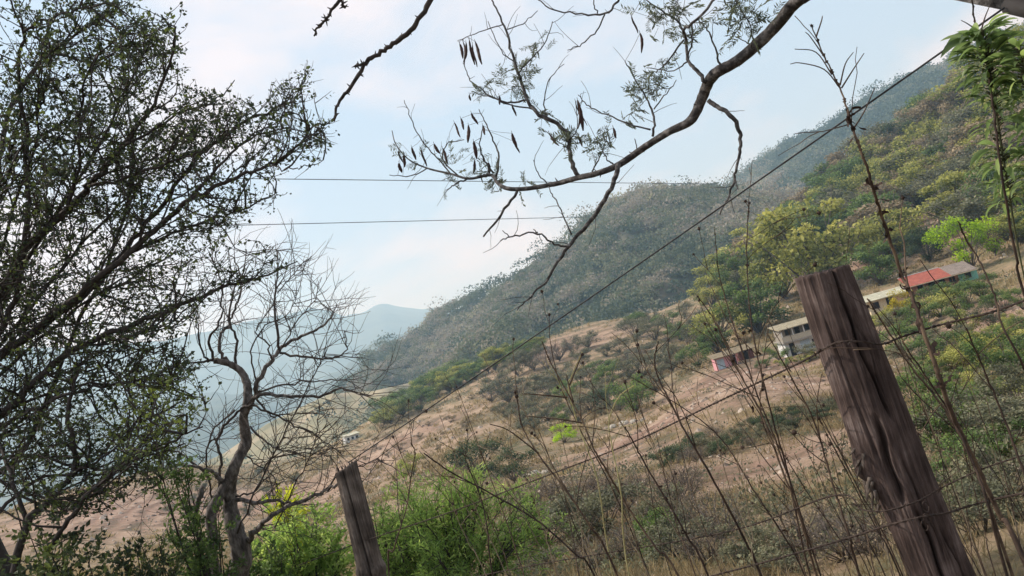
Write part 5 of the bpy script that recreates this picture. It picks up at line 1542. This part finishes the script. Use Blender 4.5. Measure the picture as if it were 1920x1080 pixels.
# ------------------------------------------------------------------ near bushes
def near_bush(name, label, px, py_top, w_px, h_px, dep, mat, nst, leafL, leafW, per, seed, stemmat=None, lean=0.0, fea=True):
    rg = np.random.default_rng(seed)
    c = P(px, py_top + h_px, dep)
    gz = float(height(c[0], c[1])); base = np.array([c[0] + lean, c[1], gz - .08])
    top = P(px, py_top, dep); Ht = top[2] - base[2]; Wd = w_px * dep / F
    t = thing(name, label, 'bush', tuple(base)); st = MB(); lf = MB()
    cs = []; ds = []; vs = []
    for k in range(nst):
        th = rg.uniform(0, 6.28); rho = math.sqrt(rg.random()) * .5
        tip = np.array([c[0] + Wd * rho * math.cos(th), c[1] + Wd * rho * .8 * math.sin(th), base[2] + Ht * (1 - 1.6 * rho ** 2) * rg.uniform(.65, 1.02)])
        s0 = base + rg.normal(0, .05, 3) * np.array([1, 1, 0])
        mid = s0 * .5 + tip * .5 + rg.normal(0, .05, 3) + np.array([0, 0, .08 * Ht])
        q = smooth([s0, mid, tip], 7); st.tube(q, np.linspace(.012, .0025, len(q)), 5, var=.4)
        for m in range(9):
            a, d = pick(rg, q, rg.uniform(.3, 1)); d = d / np.linalg.norm(d)
            b = grow(rg, a, d * .6 + rg.normal(0, .6, 3), rg.uniform(.15, .4) * min(1, Wd), 5, .15, -.01); st.tube(b, np.linspace(.004, .0012, 6), 3, var=.4)
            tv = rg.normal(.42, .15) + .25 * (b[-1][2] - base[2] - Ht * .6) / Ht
            for j in range(per):
                a2, d2 = pick(rg, b, rg.random() ** .8); d2 = d2 / np.linalg.norm(d2)
                cs.append(a2 + rg.normal(0, .02, 3)); ds.append(d2 * .7 + rg.normal(0, .6, 3)); vs.append(tv + rg.normal(0, .12))
    cs = np.array(cs); L = leafL * rg.uniform(.6, 1.3, len(cs))
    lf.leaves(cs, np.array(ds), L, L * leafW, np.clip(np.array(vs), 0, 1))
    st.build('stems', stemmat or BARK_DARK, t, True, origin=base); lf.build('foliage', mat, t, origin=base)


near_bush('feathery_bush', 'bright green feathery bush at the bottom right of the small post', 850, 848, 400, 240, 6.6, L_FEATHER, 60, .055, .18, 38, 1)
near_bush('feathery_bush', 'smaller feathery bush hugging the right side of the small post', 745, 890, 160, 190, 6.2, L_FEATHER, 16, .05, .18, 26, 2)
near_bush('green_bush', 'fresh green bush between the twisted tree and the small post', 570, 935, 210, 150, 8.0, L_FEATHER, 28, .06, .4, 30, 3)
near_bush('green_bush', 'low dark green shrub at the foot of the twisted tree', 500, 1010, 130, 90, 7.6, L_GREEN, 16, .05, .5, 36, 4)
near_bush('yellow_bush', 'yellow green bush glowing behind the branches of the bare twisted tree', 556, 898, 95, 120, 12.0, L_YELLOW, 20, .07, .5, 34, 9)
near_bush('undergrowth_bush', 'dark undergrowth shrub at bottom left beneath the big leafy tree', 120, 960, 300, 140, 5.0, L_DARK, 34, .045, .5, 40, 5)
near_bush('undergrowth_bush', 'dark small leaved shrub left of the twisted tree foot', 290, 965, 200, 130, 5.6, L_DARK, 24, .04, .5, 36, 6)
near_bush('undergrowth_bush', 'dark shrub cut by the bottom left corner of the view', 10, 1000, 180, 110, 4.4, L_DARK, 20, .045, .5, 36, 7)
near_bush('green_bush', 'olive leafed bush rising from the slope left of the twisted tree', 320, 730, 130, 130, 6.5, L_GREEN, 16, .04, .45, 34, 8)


# ------------------------------------------------------------------ haze
HZ = bpy.data.materials.new('haze'); HZ.use_nodes = True
nt = HZ.node_tree; nt.nodes.clear()
v = nt.nodes.new('ShaderNodeVolumeScatter'); v.inputs['Color'].default_value = (.49, .76, 1.0, 1); v.inputs['Density'].default_value = 1 / 2700.0; v.inputs['Anisotropy'].default_value = .25
o = nt.nodes.new('ShaderNodeOutputMaterial'); nt.links.new(v.outputs[0], o.inputs['Volume'])
mb = MB(); mb.box((-7000, -900, -74), (7000, 7000, 330)); hz = struct(mb.build('haze', HZ))

# ------------------------------------------------------------------ light
SUN_AZ, SUN_EL = math.radians(-72), math.radians(46)
sd_ = Vector((math.sin(SUN_AZ) * math.cos(SUN_EL), math.cos(SUN_AZ) * math.cos(SUN_EL), math.sin(SUN_EL)))
ld = bpy.data.lights.new('sun', 'SUN'); ld.energy = 5.0; ld.angle = math.radians(.6); ld.color = (1, .93, .83)
lo = bpy.data.objects.new('sun', ld); C.objects.link(lo); lo.rotation_euler = sd_.to_track_quat('Z', 'Y').to_euler(); lo.location = sd_ * 50

w = bpy.data.worlds.new('World'); SC.world = w; w.use_nodes = True
nt = w.node_tree; ns = nt.nodes; ln = nt.links; ns.clear()
sky = ns.new('ShaderNodeTexSky'); sky.sky_type = 'NISHITA'; sky.sun_disc = False; sky.sun_elevation = SUN_EL; sky.sun_rotation = SUN_AZ
sky.air_density = 1.0; sky.dust_density = 2.0; sky.ozone_density = 1.0
tc = ns.new('ShaderNodeTexCoord')
mp = ns.new('ShaderNodeMapping'); mp.inputs['Scale'].default_value = (1, 1, 2.1); mp.inputs['Location'].default_value = (.35, .1, .42); ln.new(tc.outputs['Generated'], mp.inputs[0])
nz = ns.new('ShaderNodeTexNoise'); nz.inputs['Scale'].default_value = 3.4; nz.inputs['Detail'].default_value = 7; nz.inputs['Roughness'].default_value = .5; nz.inputs['Distortion'].default_value = .3; ln.new(mp.outputs[0], nz.inputs['Vector'])
cr = ramp(ns, [(.42, (0, 0, 0)), (.60, (1, 1, 1))]); ln.new(nz.outputs[0], cr.inputs[0])
# clear sky softened with thin high haze
mx0 = ns.new('ShaderNodeMix'); mx0.data_type = 'RGBA'; mx0.inputs[0].default_value = .80
ln.new(sky.outputs[0], mx0.inputs[6]); mx0.inputs[7].default_value = (5.1, 6.4, 7.8, 1)
mx = ns.new('ShaderNodeMix'); mx.data_type = 'RGBA'
ml = ns.new('ShaderNodeMath'); ml.operation = 'MULTIPLY'; ml.inputs[1].default_value = .85; ln.new(cr.outputs[0], ml.inputs[0])
ln.new(ml.outputs[0], mx.inputs[0]); ln.new(mx0.outputs[2], mx.inputs[6]); mx.inputs[7].default_value = (7.7, 7.1, 7.3, 1)
bg = ns.new('ShaderNodeBackground'); bg.inputs['Strength'].default_value = .13; ln.new(mx.outputs[2], bg.inputs[0])
wo = ns.new('ShaderNodeOutputWorld'); ln.new(bg.outputs[0], wo.inputs[0])

SC.view_settings.view_transform = 'Standard'; SC.view_settings.look = 'None'; SC.view_settings.exposure = 0
SC.render.engine = 'CYCLES'
cy = SC.cycles
cy.use_denoising = True; cy.denoiser = 'OPENIMAGEDENOISE'; cy.denoising_prefilter = 'ACCURATE'
cy.max_bounces = 6; cy.diffuse_bounces = 3; cy.transmission_bounces = 4; cy.volume_bounces = 1; cy.transparent_max_bounces = 4
